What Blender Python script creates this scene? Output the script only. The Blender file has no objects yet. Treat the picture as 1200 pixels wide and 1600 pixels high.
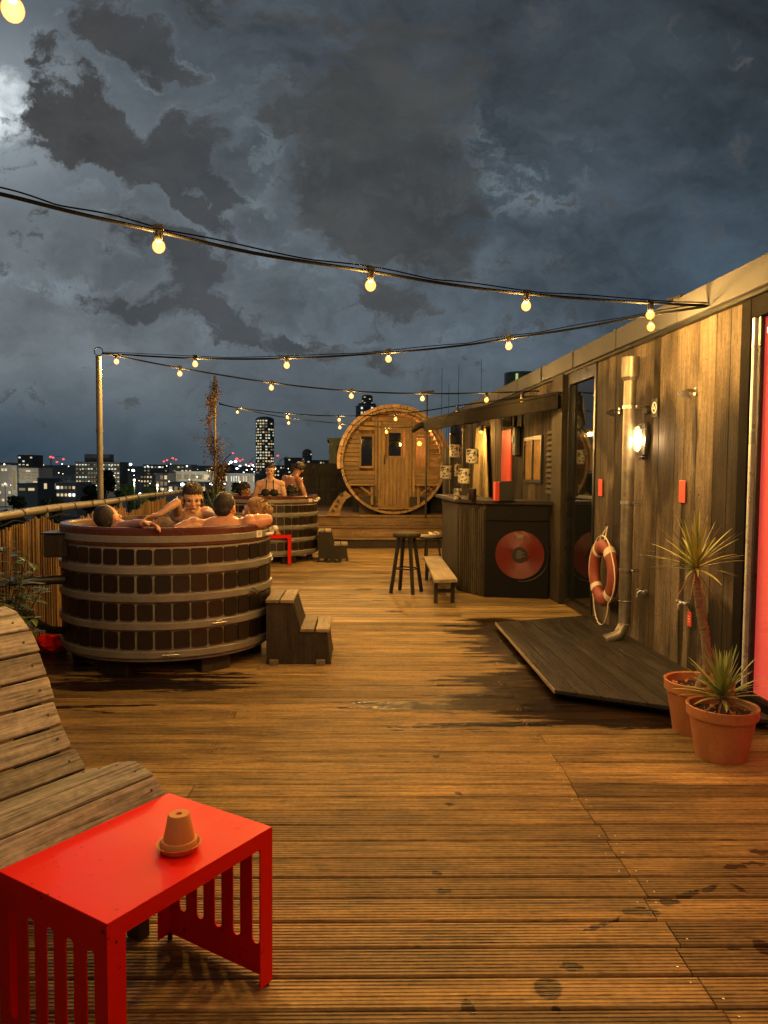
import bpy, bmesh, math, random
from mathutils import Vector, Matrix, Euler, noise
random.seed(7)
R = math.radians
S = bpy.context.scene
C = S.collection
# ------------------------------------------------------------------ camera
F = 1200.0; H = 1.5
YAW = math.atan(73/F); PIT = math.atan(65/F)
camd = bpy.data.cameras.new("camera"); cam = bpy.data.objects.new("camera", camd); C.objects.link(cam)
camd.sensor_fit = 'VERTICAL'; camd.sensor_height = 24; camd.lens = 24*F/1600
camd.clip_start = .05; camd.clip_end = 9000
cam.location = (0, 0, H); cam.rotation_euler = (R(90)-PIT, 0, -YAW)
S.camera = cam
cam.rotation_euler = (cam.rotation_euler.to_matrix() @ Matrix.Rotation(R(.4), 3, 'Z')).to_euler()
RM = cam.rotation_euler.to_matrix()
O = Vector((0, 0, H))
FH = Vector((math.sin(YAW), math.cos(YAW), 0))          # horizontal heading
def ray(px, py): return RM @ Vector(((px-600)/F, (800-py)/F, -1))
def P(px, py, D):                                        # point at horizontal forward distance D
    r = ray(px, py); return O + r*(D/r.dot(FH))
def G(px, py, z=0.): r = ray(px, py); return O + r*((z-H)/r.z)
def X(px, py, x): r = ray(px, py); return O + r*(x/r.x)  # point on the plane world x = const
def PL(px, py, p0, n): r = ray(px, py); return O + r*((p0-O).dot(n)/r.dot(n))
WX = G(966, 994).x                                       # cabin wall plane
FX = G(50, 1017).x                                       # fence plane
# ------------------------------------------------------------------ node helpers
def newmat(name):
    m = bpy.data.materials.new(name); m.use_nodes = True
    nt = m.node_tree; nt.nodes.clear()
    return m, nt
class NT:
    def __init__(s, nt): s.nt = nt
    def n(s, t, **k):
        nd = s.nt.nodes.new(t)
        for a, v in k.items(): setattr(nd, a, v)
        return nd
    def link(s, a, b): s.nt.links.new(a, b)
    def put(s, sock, v):
        if isinstance(v, bpy.types.NodeSocket): s.link(v, sock)
        elif v is not None: sock.default_value = v
    def math(s, op, a, b=None, c=None, clamp=False):
        nd = s.n('ShaderNodeMath', operation=op); nd.use_clamp = clamp
        s.put(nd.inputs[0], a)
        if b is not None: s.put(nd.inputs[1], b)
        if c is not None: s.put(nd.inputs[2], c)
        return nd.outputs[0]
    def vmath(s, op, a, b=None):
        nd = s.n('ShaderNodeVectorMath', operation=op); s.put(nd.inputs[0], a)
        if b is not None: s.put(nd.inputs['Scale'] if op == 'SCALE' else nd.inputs[1], b)
        return nd.outputs['Value'] if op in ('LENGTH', 'DOT_PRODUCT', 'DISTANCE') else nd.outputs[0]
    def mapr(s, v, a, b, c=0., d=1., smooth=False):
        nd = s.n('ShaderNodeMapRange'); nd.clamp = True
        if smooth: nd.interpolation_type = 'SMOOTHSTEP'
        s.put(nd.inputs[0], v)
        for i, q in enumerate((a, b, c, d)): nd.inputs[1+i].default_value = q
        return nd.outputs[0]
    def mix(s, f, a, b, mode='MIX'):
        nd = s.n('ShaderNodeMix', data_type='RGBA', blend_type=mode)
        s.put(nd.inputs[0], f)
        for i, q in ((6, a), (7, b)):
            if isinstance(q, (tuple, list)): q = (*q[:3], 1)
            s.put(nd.inputs[i], q)
        return nd.outputs[2]
    def noise(s, vec, scale, detail=4, rough=.55, dist=0.):
        nd = s.n('ShaderNodeTexNoise'); s.put(nd.inputs['Vector'], vec)
        nd.inputs['Scale'].default_value = scale; nd.inputs['Detail'].default_value = detail
        nd.inputs['Roughness'].default_value = rough; nd.inputs['Distortion'].default_value = dist
        return nd
    def mapping(s, vec, loc=(0, 0, 0), rot=(0, 0, 0), sc=(1, 1, 1), typ='POINT'):
        nd = s.n('ShaderNodeMapping', vector_type=typ); s.put(nd.inputs[0], vec)
        nd.inputs[1].default_value = loc; nd.inputs[2].default_value = rot; nd.inputs[3].default_value = sc
        return nd.outputs[0]
    def bump(s, h, strength=.3, dist=.01):
        nd = s.n('ShaderNodeBump'); nd.inputs['Strength'].default_value = strength; nd.inputs['Distance'].default_value = dist
        s.put(nd.inputs['Height'], h); return nd.outputs[0]
    def out(s, sh, world=False):
        o = s.n('ShaderNodeOutputWorld' if world else 'ShaderNodeOutputMaterial'); s.link(sh, o.inputs[0])
    def bsdf(s, col, rough=.6, metal=0., normal=None, **k):
        b = s.n('ShaderNodeBsdfPrincipled')
        if isinstance(col, (tuple, list)): col = (*col[:3], 1)
        s.put(b.inputs['Base Color'], col); s.put(b.inputs['Roughness'], rough); s.put(b.inputs['Metallic'], metal)
        if normal is not None: s.link(normal, b.inputs['Normal'])
        for a, v in k.items(): s.put(b.inputs[a.replace('_', ' ')], v)
        return b
def plain(name, col, rough=.5, metal=0., var=.25, sc=6, bump=.1, **k):
    m, nt = newmat(name); t = NT(nt)
    co = t.n('ShaderNodeTexCoord').outputs['Object']
    n1 = t.noise(co, sc, 6, .65); n2 = t.noise(co, sc*9, 4, .6)
    f = t.math('ADD', t.math('MULTIPLY', n1.outputs[0], .65), t.math('MULTIPLY', n2.outputs[0], .35))
    f = t.mapr(f, .3, .7)
    a = tuple(c*(1-var) for c in col[:3]); b = tuple(min(1, c*(1+var)) for c in col[:3])
    c = t.mix(f, a, b)
    r = t.mapr(n1.outputs[0], .3, .7, max(.03, rough-.12), min(1, rough+.12))
    t.out(t.bsdf(c, r, metal, t.bump(n2.outputs[0], bump, .01) if bump else None, **k).outputs[0])
    return m
def emit(name, col, strength, sample='AUTO'):
    m, nt = newmat(name); t = NT(nt)
    e = t.n('ShaderNodeEmission'); e.inputs[0].default_value = (*col, 1); e.inputs[1].default_value = strength
    t.out(e.outputs[0]); m.cycles.emission_sampling = sample
    return m
def wood(name, ca, cb, axis=0, rough=.65, grain=1., var=.5, wet=None, stain_shade=None, rnd=True, spec=.35):
    """weathered board wood; grain runs along `axis`; per-board attribute rnd shifts tone and grain"""
    m, nt = newmat(name); t = NT(nt)
    tc = t.n('ShaderNodeTexCoord'); co = tc.outputs['Object']
    at = t.n('ShaderNodeAttribute', attribute_name='rnd'); rv = at.outputs['Fac'] if rnd else t.math('ADD', .5, 0)
    off = t.n('ShaderNodeCombineXYZ')
    for i, k in enumerate((13.1, 7.7, 5.3)): t.link(t.math('MULTIPLY', rv, k), off.inputs[i])
    v = t.vmath('ADD', co, off.outputs[0])
    sc = [14*grain]*3; sc[axis] = 1.1*grain
    v1 = t.mapping(v, sc=tuple(sc))
    n1 = t.noise(v1, 1.0, 8, .65, .6); sc2 = [70*grain]*3; sc2[axis] = 3*grain
    n2 = t.noise(t.mapping(v, sc=tuple(sc2)), 1.0, 4, .7); n3 = t.noise(v, 2.2, 3, .6)
    f = t.math('ADD', t.math('MULTIPLY', n1.outputs[0], .55), t.math('MULTIPLY', n2.outputs[0], .45))
    f = t.mapr(f, .34, .66)
    c = t.mix(f, ca, cb)
    dk = t.mapr(rv, 0, 1, 1-var, 1+var*.5)
    c = t.mix(1., c, t.n('ShaderNodeCombineColor').outputs[0], 'MIX') if False else c
    cc = t.n('ShaderNodeCombineColor'); 
    pat = t.math('MULTIPLY', dk, t.mapr(n3.outputs[0], .3, .7, .72, 1.2))
    for i in range(3): t.link(pat, cc.inputs[i])
    c = t.mix(1., c, cc.outputs[0], 'MULTIPLY')
    n4 = t.noise(co, 38, 3, .6); n5 = t.noise(t.mapping(v, sc=tuple((9 if i == axis else 90) for i in range(3))), 1., 2, .5)
    sp_ = t.math('MULTIPLY', t.mapr(n4.outputs[0], .35, .65, .82, 1.12), t.mapr(n5.outputs[0], .28, .40, .45, 1))
    c5 = t.n('ShaderNodeCombineColor'); [t.link(sp_, c5.inputs[i]) for i in range(3)]
    c = t.mix(1., c, c5.outputs[0], 'MULTIPLY')
    r = t.mapr(n1.outputs[0], .3, .7, rough-.12, rough+.15)
    bs = .5
    if wet is not None:
        w = wet(t, co)
        c = t.mix(w, c, t.mix(1., c, (.085, .065, .05), 'MULTIPLY'))
        r = t.math('ADD', t.math('MULTIPLY', r, t.math('SUBTRACT', 1, w)), t.math('MULTIPLY', .22, w))
    if stain_shade is not None:
        w, sc_ = stain_shade(t, co); c = t.mix(w, c, t.mix(1., c, sc_, 'MULTIPLY'))
    t.out(t.bsdf(c, r, 0, t.bump(f, bs, .004), Specular_IOR_Level=spec).outputs[0])
    return m
# ------------------------------------------------------------------ mesh builder
ORG = {}
class MB:
    def __init__(s): s.v = []; s.f = []; s.m = []; s.r = []
    def add(s, vs, fs, mi=0, r=None):
        b = len(s.v); s.v += [Vector(v) for v in vs]
        r = random.random() if r is None else r
        for f in fs: s.f.append([i+b for i in f]); s.m.append(mi); s.r.append(r)
        return s
    def box(s, c, sz, rot=None, mi=0, bev=0., r=None):
        c = Vector(c); M = rot if isinstance(rot, Matrix) else Euler(rot or (0, 0, 0)).to_matrix()
        hx, hy, hz = (q/2 for q in sz)
        if bev <= 0:
            vs = [c+M@Vector((x*hx, y*hy, z*hz)) for x in (-1, 1) for y in (-1, 1) for z in (-1, 1)]
            return s.add(vs, [(0, 1, 3, 2), (4, 6, 7, 5), (0, 4, 5, 1), (2, 3, 7, 6), (0, 2, 6, 4), (1, 5, 7, 3)], mi, r)
        bev = min(bev, hx*.9, hy*.9, hz*.9); vs = []; 
        for x in (-1, 1):
            for y in (-1, 1):
                for z in (-1, 1):
                    vs.append(c+M@Vector((x*hx, y*(hy-bev), z*(hz-bev))))
                    vs.append(c+M@Vector((x*(hx-bev), y*hy, z*(hz-bev))))
                    vs.append(c+M@Vector((x*(hx-bev), y*(hy-bev), z*hz)))
        def I(x, y, z, k): return ((x > 0)*4+(y > 0)*2+(z > 0))*3+k
        fs = []
        for x in (-1, 1): fs.append([I(x, a, b, 0) for a, b in ((-1, -1), (1, -1), (1, 1), (-1, 1))])
        for y in (-1, 1): fs.append([I(a, y, b, 1) for a, b in ((-1, -1), (1, -1), (1, 1), (-1, 1))])
        for z in (-1, 1): fs.append([I(a, b, z, 2) for a, b in ((-1, -1), (1, -1), (1, 1), (-1, 1))])
        for a in (-1, 1):
            for b in (-1, 1):
                fs.append([I(-1, a, b, 1), I(1, a, b, 1), I(1, a, b, 2), I(-1, a, b, 2)])
                fs.append([I(a, -1, b, 0), I(a, 1, b, 0), I(a, 1, b, 2), I(a, -1, b, 2)])
                fs.append([I(a, b, -1, 0), I(a, b, 1, 0), I(a, b, 1, 1), I(a, b, -1, 1)])
                for z in (-1, 1): fs.append([I(a, b, z, 0), I(a, b, z, 1), I(a, b, z, 2)])
        return s.add(vs, fs, mi, r)
    def beam(s, a, b, w, h, up=(0, 0, 1), mi=0, bev=0., r=None):
        a, b = Vector(a), Vector(b); d = (b-a); L = d.length; d.normalize()
        u = Vector(up); y = u.cross(d)
        if y.length < 1e-4: y = Vector((1, 0, 0)).cross(d)
        y.normalize(); z = d.cross(y)
        return s.box((a+b)/2, (L, w, h), Matrix((d, y, z)).transposed(), mi, bev, r)
    def tube(s, pts, rad, n=10, mi=0, cap=True, r=None, closed=False):
        pts = [Vector(p) for p in pts]; N = len(pts)
        rr = rad if isinstance(rad, (list, tuple)) else [rad]*N
        vs = []; prev = None
        for i, p in enumerate(pts):
            if closed: d = pts[(i+1) % N]-pts[i-1]
            else: d = pts[min(i+1, N-1)]-pts[max(i-1, 0)]
            d.normalize()
            if prev is None:
                a = d.orthogonal().normalized()
            else:
                a = prev-d*prev.dot(d)
                a = a.normalized() if a.length > 1e-6 else d.orthogonal().normalized()
            prev = a; b = d.cross(a)
            for k in range(n):
                t = 2*math.pi*k/n; vs.append(p+(a*math.cos(t)+b*math.sin(t))*rr[i])
        fs = []
        for i in range(N if closed else N-1):
            j = (i+1) % N
            for k in range(n): fs.append((i*n+k, i*n+(k+1) % n, j*n+(k+1) % n, j*n+k))
        if cap and not closed: fs += [list(range(n))[::-1], [(N-1)*n+k for k in range(n)]]
        return s.add(vs, fs, mi, r)
    def lathe(s, c, prof, n=32, mi=0, axis=(0, 0, 1), r=None, a0=0., a1=2*math.pi):
        c = Vector(c); q = Vector((0, 0, 1)).rotation_difference(Vector(axis)).to_matrix()
        full = abs(a1-a0-2*math.pi) < 1e-6; cols = n if full else n+1; vs = []
        for k in range(cols):
            t = a0+(a1-a0)*k/n
            for (rr, z) in prof: vs.append(c+q@Vector((rr*math.cos(t), rr*math.sin(t), z)))
        m = len(prof); fs = []
        for k in range(n):
            j = (k+1) % cols
            for i in range(m-1): fs.append((k*m+i, j*m+i, j*m+i+1, k*m+i+1))
        return s.add(vs, fs, mi, r)
    def cyl(s, c, rad, h, n=20, mi=0, axis=(0, 0, 1), r=None, bev=0.):
        b = bev
        return s.lathe(c, [(1e-5, 0), (rad-b, 0), (rad, b), (rad, h-b), (rad-b, h), (1e-5, h)], n, mi, axis, r)
    def ball(s, c, rad, n=12, m=8, mi=0, rot=None, r=None):
        c = Vector(c); rx, ry, rz = rad if isinstance(rad, (tuple, list)) else (rad,)*3
        M = rot or Matrix.Identity(3); vs = [c+M@Vector((0, 0, rz))]
        for i in range(1, m):
            p = math.pi*i/m
            for k in range(n):
                t = 2*math.pi*k/n; vs.append(c+M@Vector((rx*math.sin(p)*math.cos(t), ry*math.sin(p)*math.sin(t), rz*math.cos(p))))
        vs.append(c+M@Vector((0, 0, -rz))); fs = []
        for k in range(n): fs.append((0, 1+k, 1+(k+1) % n)); fs.append((len(vs)-1, 1+(m-2)*n+(k+1) % n, 1+(m-2)*n+k))
        for i in range(m-2):
            for k in range(n): fs.append((1+i*n+k, 1+(i+1)*n+k, 1+(i+1)*n+(k+1) % n, 1+i*n+(k+1) % n))
        return s.add(vs, fs, mi, r)
    def prism(s, poly, z0, z1, mi=0, r=None):
        n = len(poly); vs = [Vector((p[0], p[1], z0)) for p in poly]+[Vector((p[0], p[1], z1)) for p in poly]
        fs = [list(range(n))[::-1], [n+i for i in range(n)]]+[(i, (i+1) % n, n+(i+1) % n, n+i) for i in range(n)]
        return s.add(vs, fs, mi, r)
    def slab(s, quad, th, mi=0, r=None):             # polygon in space thickened downward along its normal
        q = [Vector(p) for p in quad]; nrm = (q[1]-q[0]).cross(q[2]-q[0]).normalized(); n = len(q)
        vs = q+[p-nrm*th for p in q]
        fs = [list(range(n)), [n+i for i in range(n)][::-1]]+[(i, n+i, n+(i+1) % n, (i+1) % n) for i in range(n)]
        return s.add(vs, fs, mi, r)
    def build(s, name, mats, parent=None, origin=None, smooth=False, kind=None, frame=None):
        org = Vector(origin) if origin is not None else (ORG.get(parent.name, Vector()) if parent else Vector())
        fi = frame.inverted() if frame else None
        me = bpy.data.meshes.new(name); me.from_pydata([(fi @ (v-org)) if fi else v-org for v in s.v], [], s.f)
        mats = mats if isinstance(mats, (list, tuple)) else [mats]
        for m in mats: me.materials.append(m)
        me.polygons.foreach_set('material_index', s.m)
        a = me.attributes.new('rnd', 'FLOAT', 'FACE'); a.data.foreach_set('value', s.r)
        bm = bmesh.new(); bm.from_mesh(me); bmesh.ops.recalc_face_normals(bm, faces=bm.faces); bm.to_mesh(me); bm.free()
        if smooth:
            me.polygons.foreach_set('use_smooth', [True]*len(me.polygons))
            try: me.set_sharp_from_angle(angle=R(smooth if smooth is not True else 40))
            except Exception: pass
        me.update()
        o = bpy.data.objects.new(name, me); C.objects.link(o)
        if parent: o.parent = parent; ORG[o.name] = org
        else: o.location = org; ORG[o.name] = org
        if frame: o.rotation_euler = frame.to_euler()
        if kind: o['kind'] = kind
        return o
def tag(o, label, cat, group=None, kind=None):
    o['label'] = label; o['category'] = cat
    if group: o['group'] = group
    if kind: o['kind'] = kind
    return o
def thing(name, label, cat, loc=(0, 0, 0), group=None):
    o = bpy.data.objects.new(name, None); o.location = loc; o.empty_display_size = .1; C.objects.link(o)
    ORG[o.name] = Vector(loc); return tag(o, label, cat, group)
def dup(root, loc, rotz=0, label=None, group=None):
    r = root.copy(); C.objects.link(r); r.location = loc; r.rotation_euler = (0, 0, rotz)
    if label: r['label'] = label
    if group: r['group'] = group
    for ch in list(root.children):
        c = ch.copy(); C.objects.link(c); c.parent = r
        for g in list(ch.children):
            d = g.copy(); C.objects.link(d); d.parent = c
    return r
ORD = "first second third fourth fifth sixth seventh eighth ninth tenth eleventh twelfth".split()
# ------------------------------------------------------------------ world: moonlit clouds
def duv(px, py):
    d = ray(px, py); return d.x/d.y, d.z/d.y
w = bpy.data.worlds.new("World"); S.world = w; w.use_nodes = True; w.node_tree.nodes.clear()
t = NT(w.node_tree)
g = t.n('ShaderNodeTexCoord').outputs['Generated']
sx = t.n('ShaderNodeSeparateXYZ'); t.link(g, sx.inputs[0])
yy = t.math('MAXIMUM', t.math('ABSOLUTE', sx.outputs[1]), .08)
u_ = t.math('DIVIDE', sx.outputs[0], yy); v_ = t.math('DIVIDE', sx.outputs[2], yy)
cb = t.n('ShaderNodeCombineXYZ'); t.link(u_, cb.inputs[0]); t.link(v_, cb.inputs[1]); uv = cb.outputs[0]
nA = t.noise(uv, 5.0, 8, .60); nB = t.noise(uv, 17, 7, .62)
wob = t.vmath('SCALE', t.vmath('SUBTRACT', nA.outputs[1], (.5, .5, .5)), .11)
wob2 = t.vmath('SCALE', t.vmath('SUBTRACT', nB.outputs[1], (.5, .5, .5)), .07)
uvs = t.vmath('ADD', uv, wob); uvw = t.vmath('ADD', uvs, wob2)
def blobs(lst, vec=uvw, a_=1.5, b_=.2):
    acc = None
    for px, py, rx, ry, ang, st in lst:
        a, b = duv(px, py)
        mp = t.mapping(vec, (a, b, 0), (0, 0, R(-ang)), (rx/F, ry/F, 1), 'TEXTURE')
        l = t.math('MULTIPLY', t.mapr(t.vmath('LENGTH', mp), a_, b_, 0, 1, True), st)
        acc = l if acc is None else t.math('SUBTRACT', t.math('ADD', acc, l), t.math('MULTIPLY', acc, l))
    return acc
dark = blobs([(190, 45, 75, 40, 25, .9), (265, 95, 60, 24, 25, .85), (60, 90, 36, 44, 0, .6), (120, 200, 80, 58, 20, 1.), (205, 250, 80, 42, 42, 1), (50, 150, 22, 46, 10, .5),
              (285, 225, 58, 66, 50, .95), (330, 285, 52, 26, 50, .9), (285, 320, 95, 18, 38, .85), (180, 365, 52, 34, 30, .5), (265, 405, 95, 40, 35, .75), (340, 425, 45, 36, 0, .5),
              (215, 478, 80, 34, 5, .62), (330, 500, 95, 28, 12, .62), (400, 540, 70, 16, 5, .42), (140, 120, 70, 26, 60, .6)])
grey = blobs([(610, 110, 80, 90, 0, .75), (540, 190, 95, 80, 60, .75), (620, 250, 120, 95, 0, .85), (520, 320, 100, 62, 20, .7), (620, 360, 105, 75, 0, .7), (690, 360, 60, 90, 0, .55),
              (615, 470, 80, 55, 0, .6), (540, 560, 130, 22, 5, .4), (430, 195, 42, 32, 20, .7), (300, 0, 290, 26, 6, .5), (720, 130, 50, 70, 0, .45), (700, 30, 160, 30, 0, .35), (880, 480, 150, 60, 10, .18)], uvw, 1.6, .1)
nC = t.noise(t.mapping(uvs, sc=(1, 1.6, 1)), 3.6, 7, .6)
nD = t.noise(t.mapping(uvw, (3, 1, 0), sc=(1, 1.7, 1)), 9, 9, .64)
nE = t.noise(t.mapping(uvw, (7, 2, 0), sc=(1, 1.4, 1)), 26, 7, .65)
gu = t.mapr(u_, *[duv(a, 700)[0] for a in (150, 1100)], 0, 1)
gv = t.mapr(v_, duv(600, 735)[1], duv(600, 60)[1], 0, 1)
low = t.mix(t.mapr(u_, duv(0, 700)[0], duv(450, 700)[0]), (.034, .060, .084), (.078, .094, .100))
mid = t.mix(gu, (.150, .167, .172), (.058, .082, .104))
top = t.mix(gu, (.085, .098, .110), (.034, .042, .048))
base = t.mix(t.mapr(gv, .0, .30, 0, 1, True), low, mid)
base = t.mix(t.mapr(gv, .35, 1.0, 0, 1, True), base, top)
ctr = t.math('SUBTRACT', 1, t.mapr(gv, .02, .22, 1, 0))
tex = t.math('ADD', t.mapr(nC.outputs[0], .34, .66, .66, 1.34), t.mapr(nD.outputs[0], .3, .7, -.26, .26))
tex = t.math('ADD', t.math('MULTIPLY', t.math('SUBTRACT', tex, 1), t.mapr(gv, .0, .30, .35, 1)), 1)
cc = t.n('ShaderNodeCombineColor'); [t.link(tex, cc.inputs[i]) for i in range(3)]
base = t.mix(1., base, cc.outputs[0], 'MULTIPLY')
mo = duv(-16, 172)
def glow(r, vec=uv): return t.mapr(t.vmath('DISTANCE', vec, (mo[0], mo[1], 0)), r/F, 0, 0, 1, True)
base = t.mix(t.math('MULTIPLY', glow(520), .30), base, (.20, .225, .235))
base = t.mix(t.math('MULTIPLY', glow(190), .6), base, (.42, .46, .47))
base = t.mix(t.mapr(t.math('ADD', t.vmath('DISTANCE', uvw, (mo[0], mo[1], 0)), t.math('MULTIPLY', nE.outputs[0], .06)), .085, .04, 0, 1, True), base, (.9, .94, .9))
wisp = t.math('MULTIPLY', t.mapr(t.math('ADD', t.math('MULTIPLY', nD.outputs[0], .6), t.math('MULTIPLY', nE.outputs[0], .4)), .485, .60, 0, 1, True),
              blobs([(710, 260, 80, 110, 0, .9), (560, 300, 160, 80, 0, .5), (70, 452, 110, 16, 4, .95), (180, 462, 60, 20, 20, .8), (330, 520, 170, 22, 10, .8), (430, 270, 100, 160, 20, .6), (830, 275, 110, 40, -25, .7), (150, 250, 170, 70, 35, .6), (700, 430, 60, 110, 0, .55), (380, 390, 90, 60, 20, .5), (470, 430, 90, 60, 0, .4), (850, 320, 60, 30, 0, .5)], uvs))
base = t.mix(t.math('MULTIPLY', wisp, .60), base, (.27, .325, .345))
ns = t.math('ADD', t.math('MULTIPLY', t.math('SUBTRACT', nD.outputs[0], .5), 1.1), t.math('MULTIPLY', t.math('SUBTRACT', nE.outputs[0], .5), .85))
gr2 = t.mapr(t.math('ADD', grey, t.math('MULTIPLY', ns, 1.8)), .20, .66, 0, 1, True)
base = t.mix(t.math('MULTIPLY', gr2, .85), base, t.mix(t.mapr(nC.outputs[0], .4, .6), (.048, .049, .047), (.074, .072, .066)))
dv = t.math('ADD', dark, ns)
fr_ = t.math('MULTIPLY', t.math('MULTIPLY', t.mapr(dv, .0, .20, 0, 1, True), t.mapr(nE.outputs[0], .48, .62)), t.math('MULTIPLY', t.mapr(dark, .03, .2), glow(640)))
base = t.mix(t.math('MULTIPLY', fr_, .55), base, (.25, .28, .29))
dv = t.math('ADD', dark, t.math('MULTIPLY', ns, 2.0))
dk2 = t.mapr(dv, .20, .62, 0, 1, True)
dcol = t.mix(glow(520), t.mix(t.mapr(nC.outputs[0], .4, .6), (.060, .066, .070), (.085, .088, .088)), t.mix(t.mapr(nD.outputs[0], .35, .65), (.036, .034, .033), (.066, .062, .058)))
base = t.mix(t.math('MULTIPLY', dk2, .95), base, dcol)
base = t.mix(1., base, (.95, 1.0, 1.07), 'MULTIPLY')
bg = t.n('ShaderNodeBackground'); t.link(base, bg.inputs[0]); bg.inputs[1].default_value = 1.
t.out(bg.outputs[0], True)
w.cycles.sampling_method = 'MANUAL'; w.cycles.sample_map_resolution = 512
# moonlight
sl = bpy.data.lights.new('moonlight', 'SUN'); so = bpy.data.objects.new('moonlight', sl); C.objects.link(so)
sl.energy = .06; sl.angle = R(2); sl.color = (.75, .87, 1)
so.rotation_euler = ray(-12, 175).to_track_quat('Z', 'Y').to_euler()
# ------------------------------------------------------------------ materials
BR = .14                                        # deck board pitch
DA = R(-2.4)                                    # deck turned slightly against the cabin wall
DM = Matrix.Rotation(DA, 3, 'Z'); DMi = DM.inverted()
def ell(t, vec, lst, k=1.0):
    acc = None
    for (x, y, rx, ry, a) in lst:
        mp = t.mapping(vec, (x, y, 0), (0, 0, a), (rx, ry, 1e3), 'TEXTURE')
        l = t.mapr(t.vmath('LENGTH', mp), 1.25, .6, 0, 1)
        acc = l if acc is None else t.math('MAXIMUM', acc, l)
    return acc
def deck_wet(t, co):
    row = t.n('ShaderNodeSeparateXYZ'); t.link(co, row.inputs[0])
    bi = t.math('FLOOR', t.math('DIVIDE', row.outputs[1], BR/3))
    wn = t.n('ShaderNodeTexWhiteNoise', noise_dimensions='1D'); t.link(bi, wn.inputs[1])
    n = t.noise(t.mapping(co, sc=(2.2, 22, 1)), 1., 5, .65)
    n2 = t.noise(co, 14, 4, .6)
    sh = t.n('ShaderNodeCombineXYZ')
    t.link(t.math('MULTIPLY', t.math('SUBTRACT', wn.outputs[0], .5), .42), sh.inputs[0])
    v = t.vmath('ADD', co, sh.outputs[0])
    v = t.vmath('ADD', v, t.vmath('SCALE', t.vmath('SUBTRACT', n.outputs[1], (.5, .5, .5)), .45))
    def L(px, py): q = DMi @ G(px, py); return q.x, q.y
    def E(px, py, rx, ry): return (*L(px, py), rx, ry, 0)
    big = ell(t, v, [E(830, 1010, .50, .85), E(790, 985, .42, .6), E(900, 1100, .85, .30), E(740, 1104, .85, .10), E(850, 1070, .6, .45), E(760, 1133, .5, .06), E(1010, 1120, .8, .2),
                     E(120, 1104, .30, .045), E(190, 1070, .8, .14), E(260, 1056, .6, .09), E(40, 1030, .5, .6)])
    v3 = t.vmath('ADD', co, t.vmath('SCALE', t.vmath('SUBTRACT', n2.outputs[1], (.5, .5, .5)), .07))
    def e2(px, py, rx, ry, a=0): return (*L(px, py), rx, ry, a)
    sm = ell(t, v3, [e2(683, 1364, .018, .02), e2(692, 1392, .025, .016), e2(857, 1545, .045, .05), e2(893, 1512, .035, .028), e2(730, 1572, .02, .03), e2(1003, 1426, .07, .03), e2(1045, 1409, .04, .02),
                     e2(1075, 1397, .06, .018, .5), e2(1110, 1388, .05, .016, .5), e2(1155, 1388, .04, .014, -.9), e2(1150, 1355, .05, .02), e2(1190, 1330, .05, .02), e2(1195, 1480, .03, .05), e2(678, 1168, .02, .012),
                     e2(716, 1240, .022, .02), e2(702, 1258, .02, .016), e2(1146, 1482, .02, .016), e2(680, 1182, .02, .02), e2(940, 1445, .09, .012, .4), e2(1180, 1350, .06, .012), e2(870, 1580, .02, .012)])
    far = [e2(random.uniform(540, 660), random.uniform(868, 960), random.uniform(.06, .16), random.uniform(.03, .09)) for _ in range(18)]
    sm2 = ell(t, v3, far+[e2(725, 1003, .2, .05), e2(650, 985, .15, .04), e2(560, 940, .15, .05)])
    streak = t.mapr(n.outputs[0], .60, .72, 0, .55)
    return t.math('MAXIMUM', t.math('MAXIMUM', t.mapr(big, .15, .42), t.mapr(sm, .35, .6, 0, .8)), t.math('MAXIMUM', t.mapr(sm2, .35, .6, 0, .75), t.math('MULTIPLY', streak, .4)), clamp=True)
M = {}
M['deck'] = wood('deck_wood', (.060, .042, .018), (.50, .335, .125), 0, .5, 1., .42, wet=deck_wet, spec=.22)
def wall_stain_shade(t, co):
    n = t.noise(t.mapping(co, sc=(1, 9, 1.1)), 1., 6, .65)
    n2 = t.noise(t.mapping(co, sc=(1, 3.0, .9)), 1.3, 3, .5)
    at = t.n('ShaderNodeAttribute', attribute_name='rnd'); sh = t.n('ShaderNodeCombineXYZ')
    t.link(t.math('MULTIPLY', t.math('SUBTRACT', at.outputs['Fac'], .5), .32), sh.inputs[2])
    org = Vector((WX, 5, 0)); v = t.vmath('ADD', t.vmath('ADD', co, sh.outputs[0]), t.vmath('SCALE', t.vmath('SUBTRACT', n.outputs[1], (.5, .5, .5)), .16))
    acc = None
    for px, py, ry, rz in ((1035, 690, .34, .48), (1010, 640, .3, .3), (1140, 800, .26, .62), (1165, 700, .1, .8), (950, 650, .42, .42), (900, 700, .6, .8), (1086, 660, .035, .22), (1065, 900, .05, .8), (1082, 1010, .07, .5), (960, 800, .2, .4), (1120, 1010, .3, .2),  # wet stains; the narrow one under the right shower head paints its shadow
                         (860, 760, .8, 1.2), (800, 700, 1.2, 1.2)):  # broad darker area of the wall behind the bar
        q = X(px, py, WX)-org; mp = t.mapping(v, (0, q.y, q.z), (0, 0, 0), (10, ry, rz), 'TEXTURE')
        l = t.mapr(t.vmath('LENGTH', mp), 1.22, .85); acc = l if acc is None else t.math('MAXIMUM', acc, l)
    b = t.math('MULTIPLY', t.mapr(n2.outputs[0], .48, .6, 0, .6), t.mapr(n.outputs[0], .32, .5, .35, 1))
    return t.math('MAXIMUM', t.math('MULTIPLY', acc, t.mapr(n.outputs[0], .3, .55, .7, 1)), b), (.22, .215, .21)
M['wall'] = wood('wall_cladding_wood', (.060, .050, .037), (.215, .170, .118), 2, .75, 1., .45, stain_shade=wall_stain_shade, spec=.15)
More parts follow.
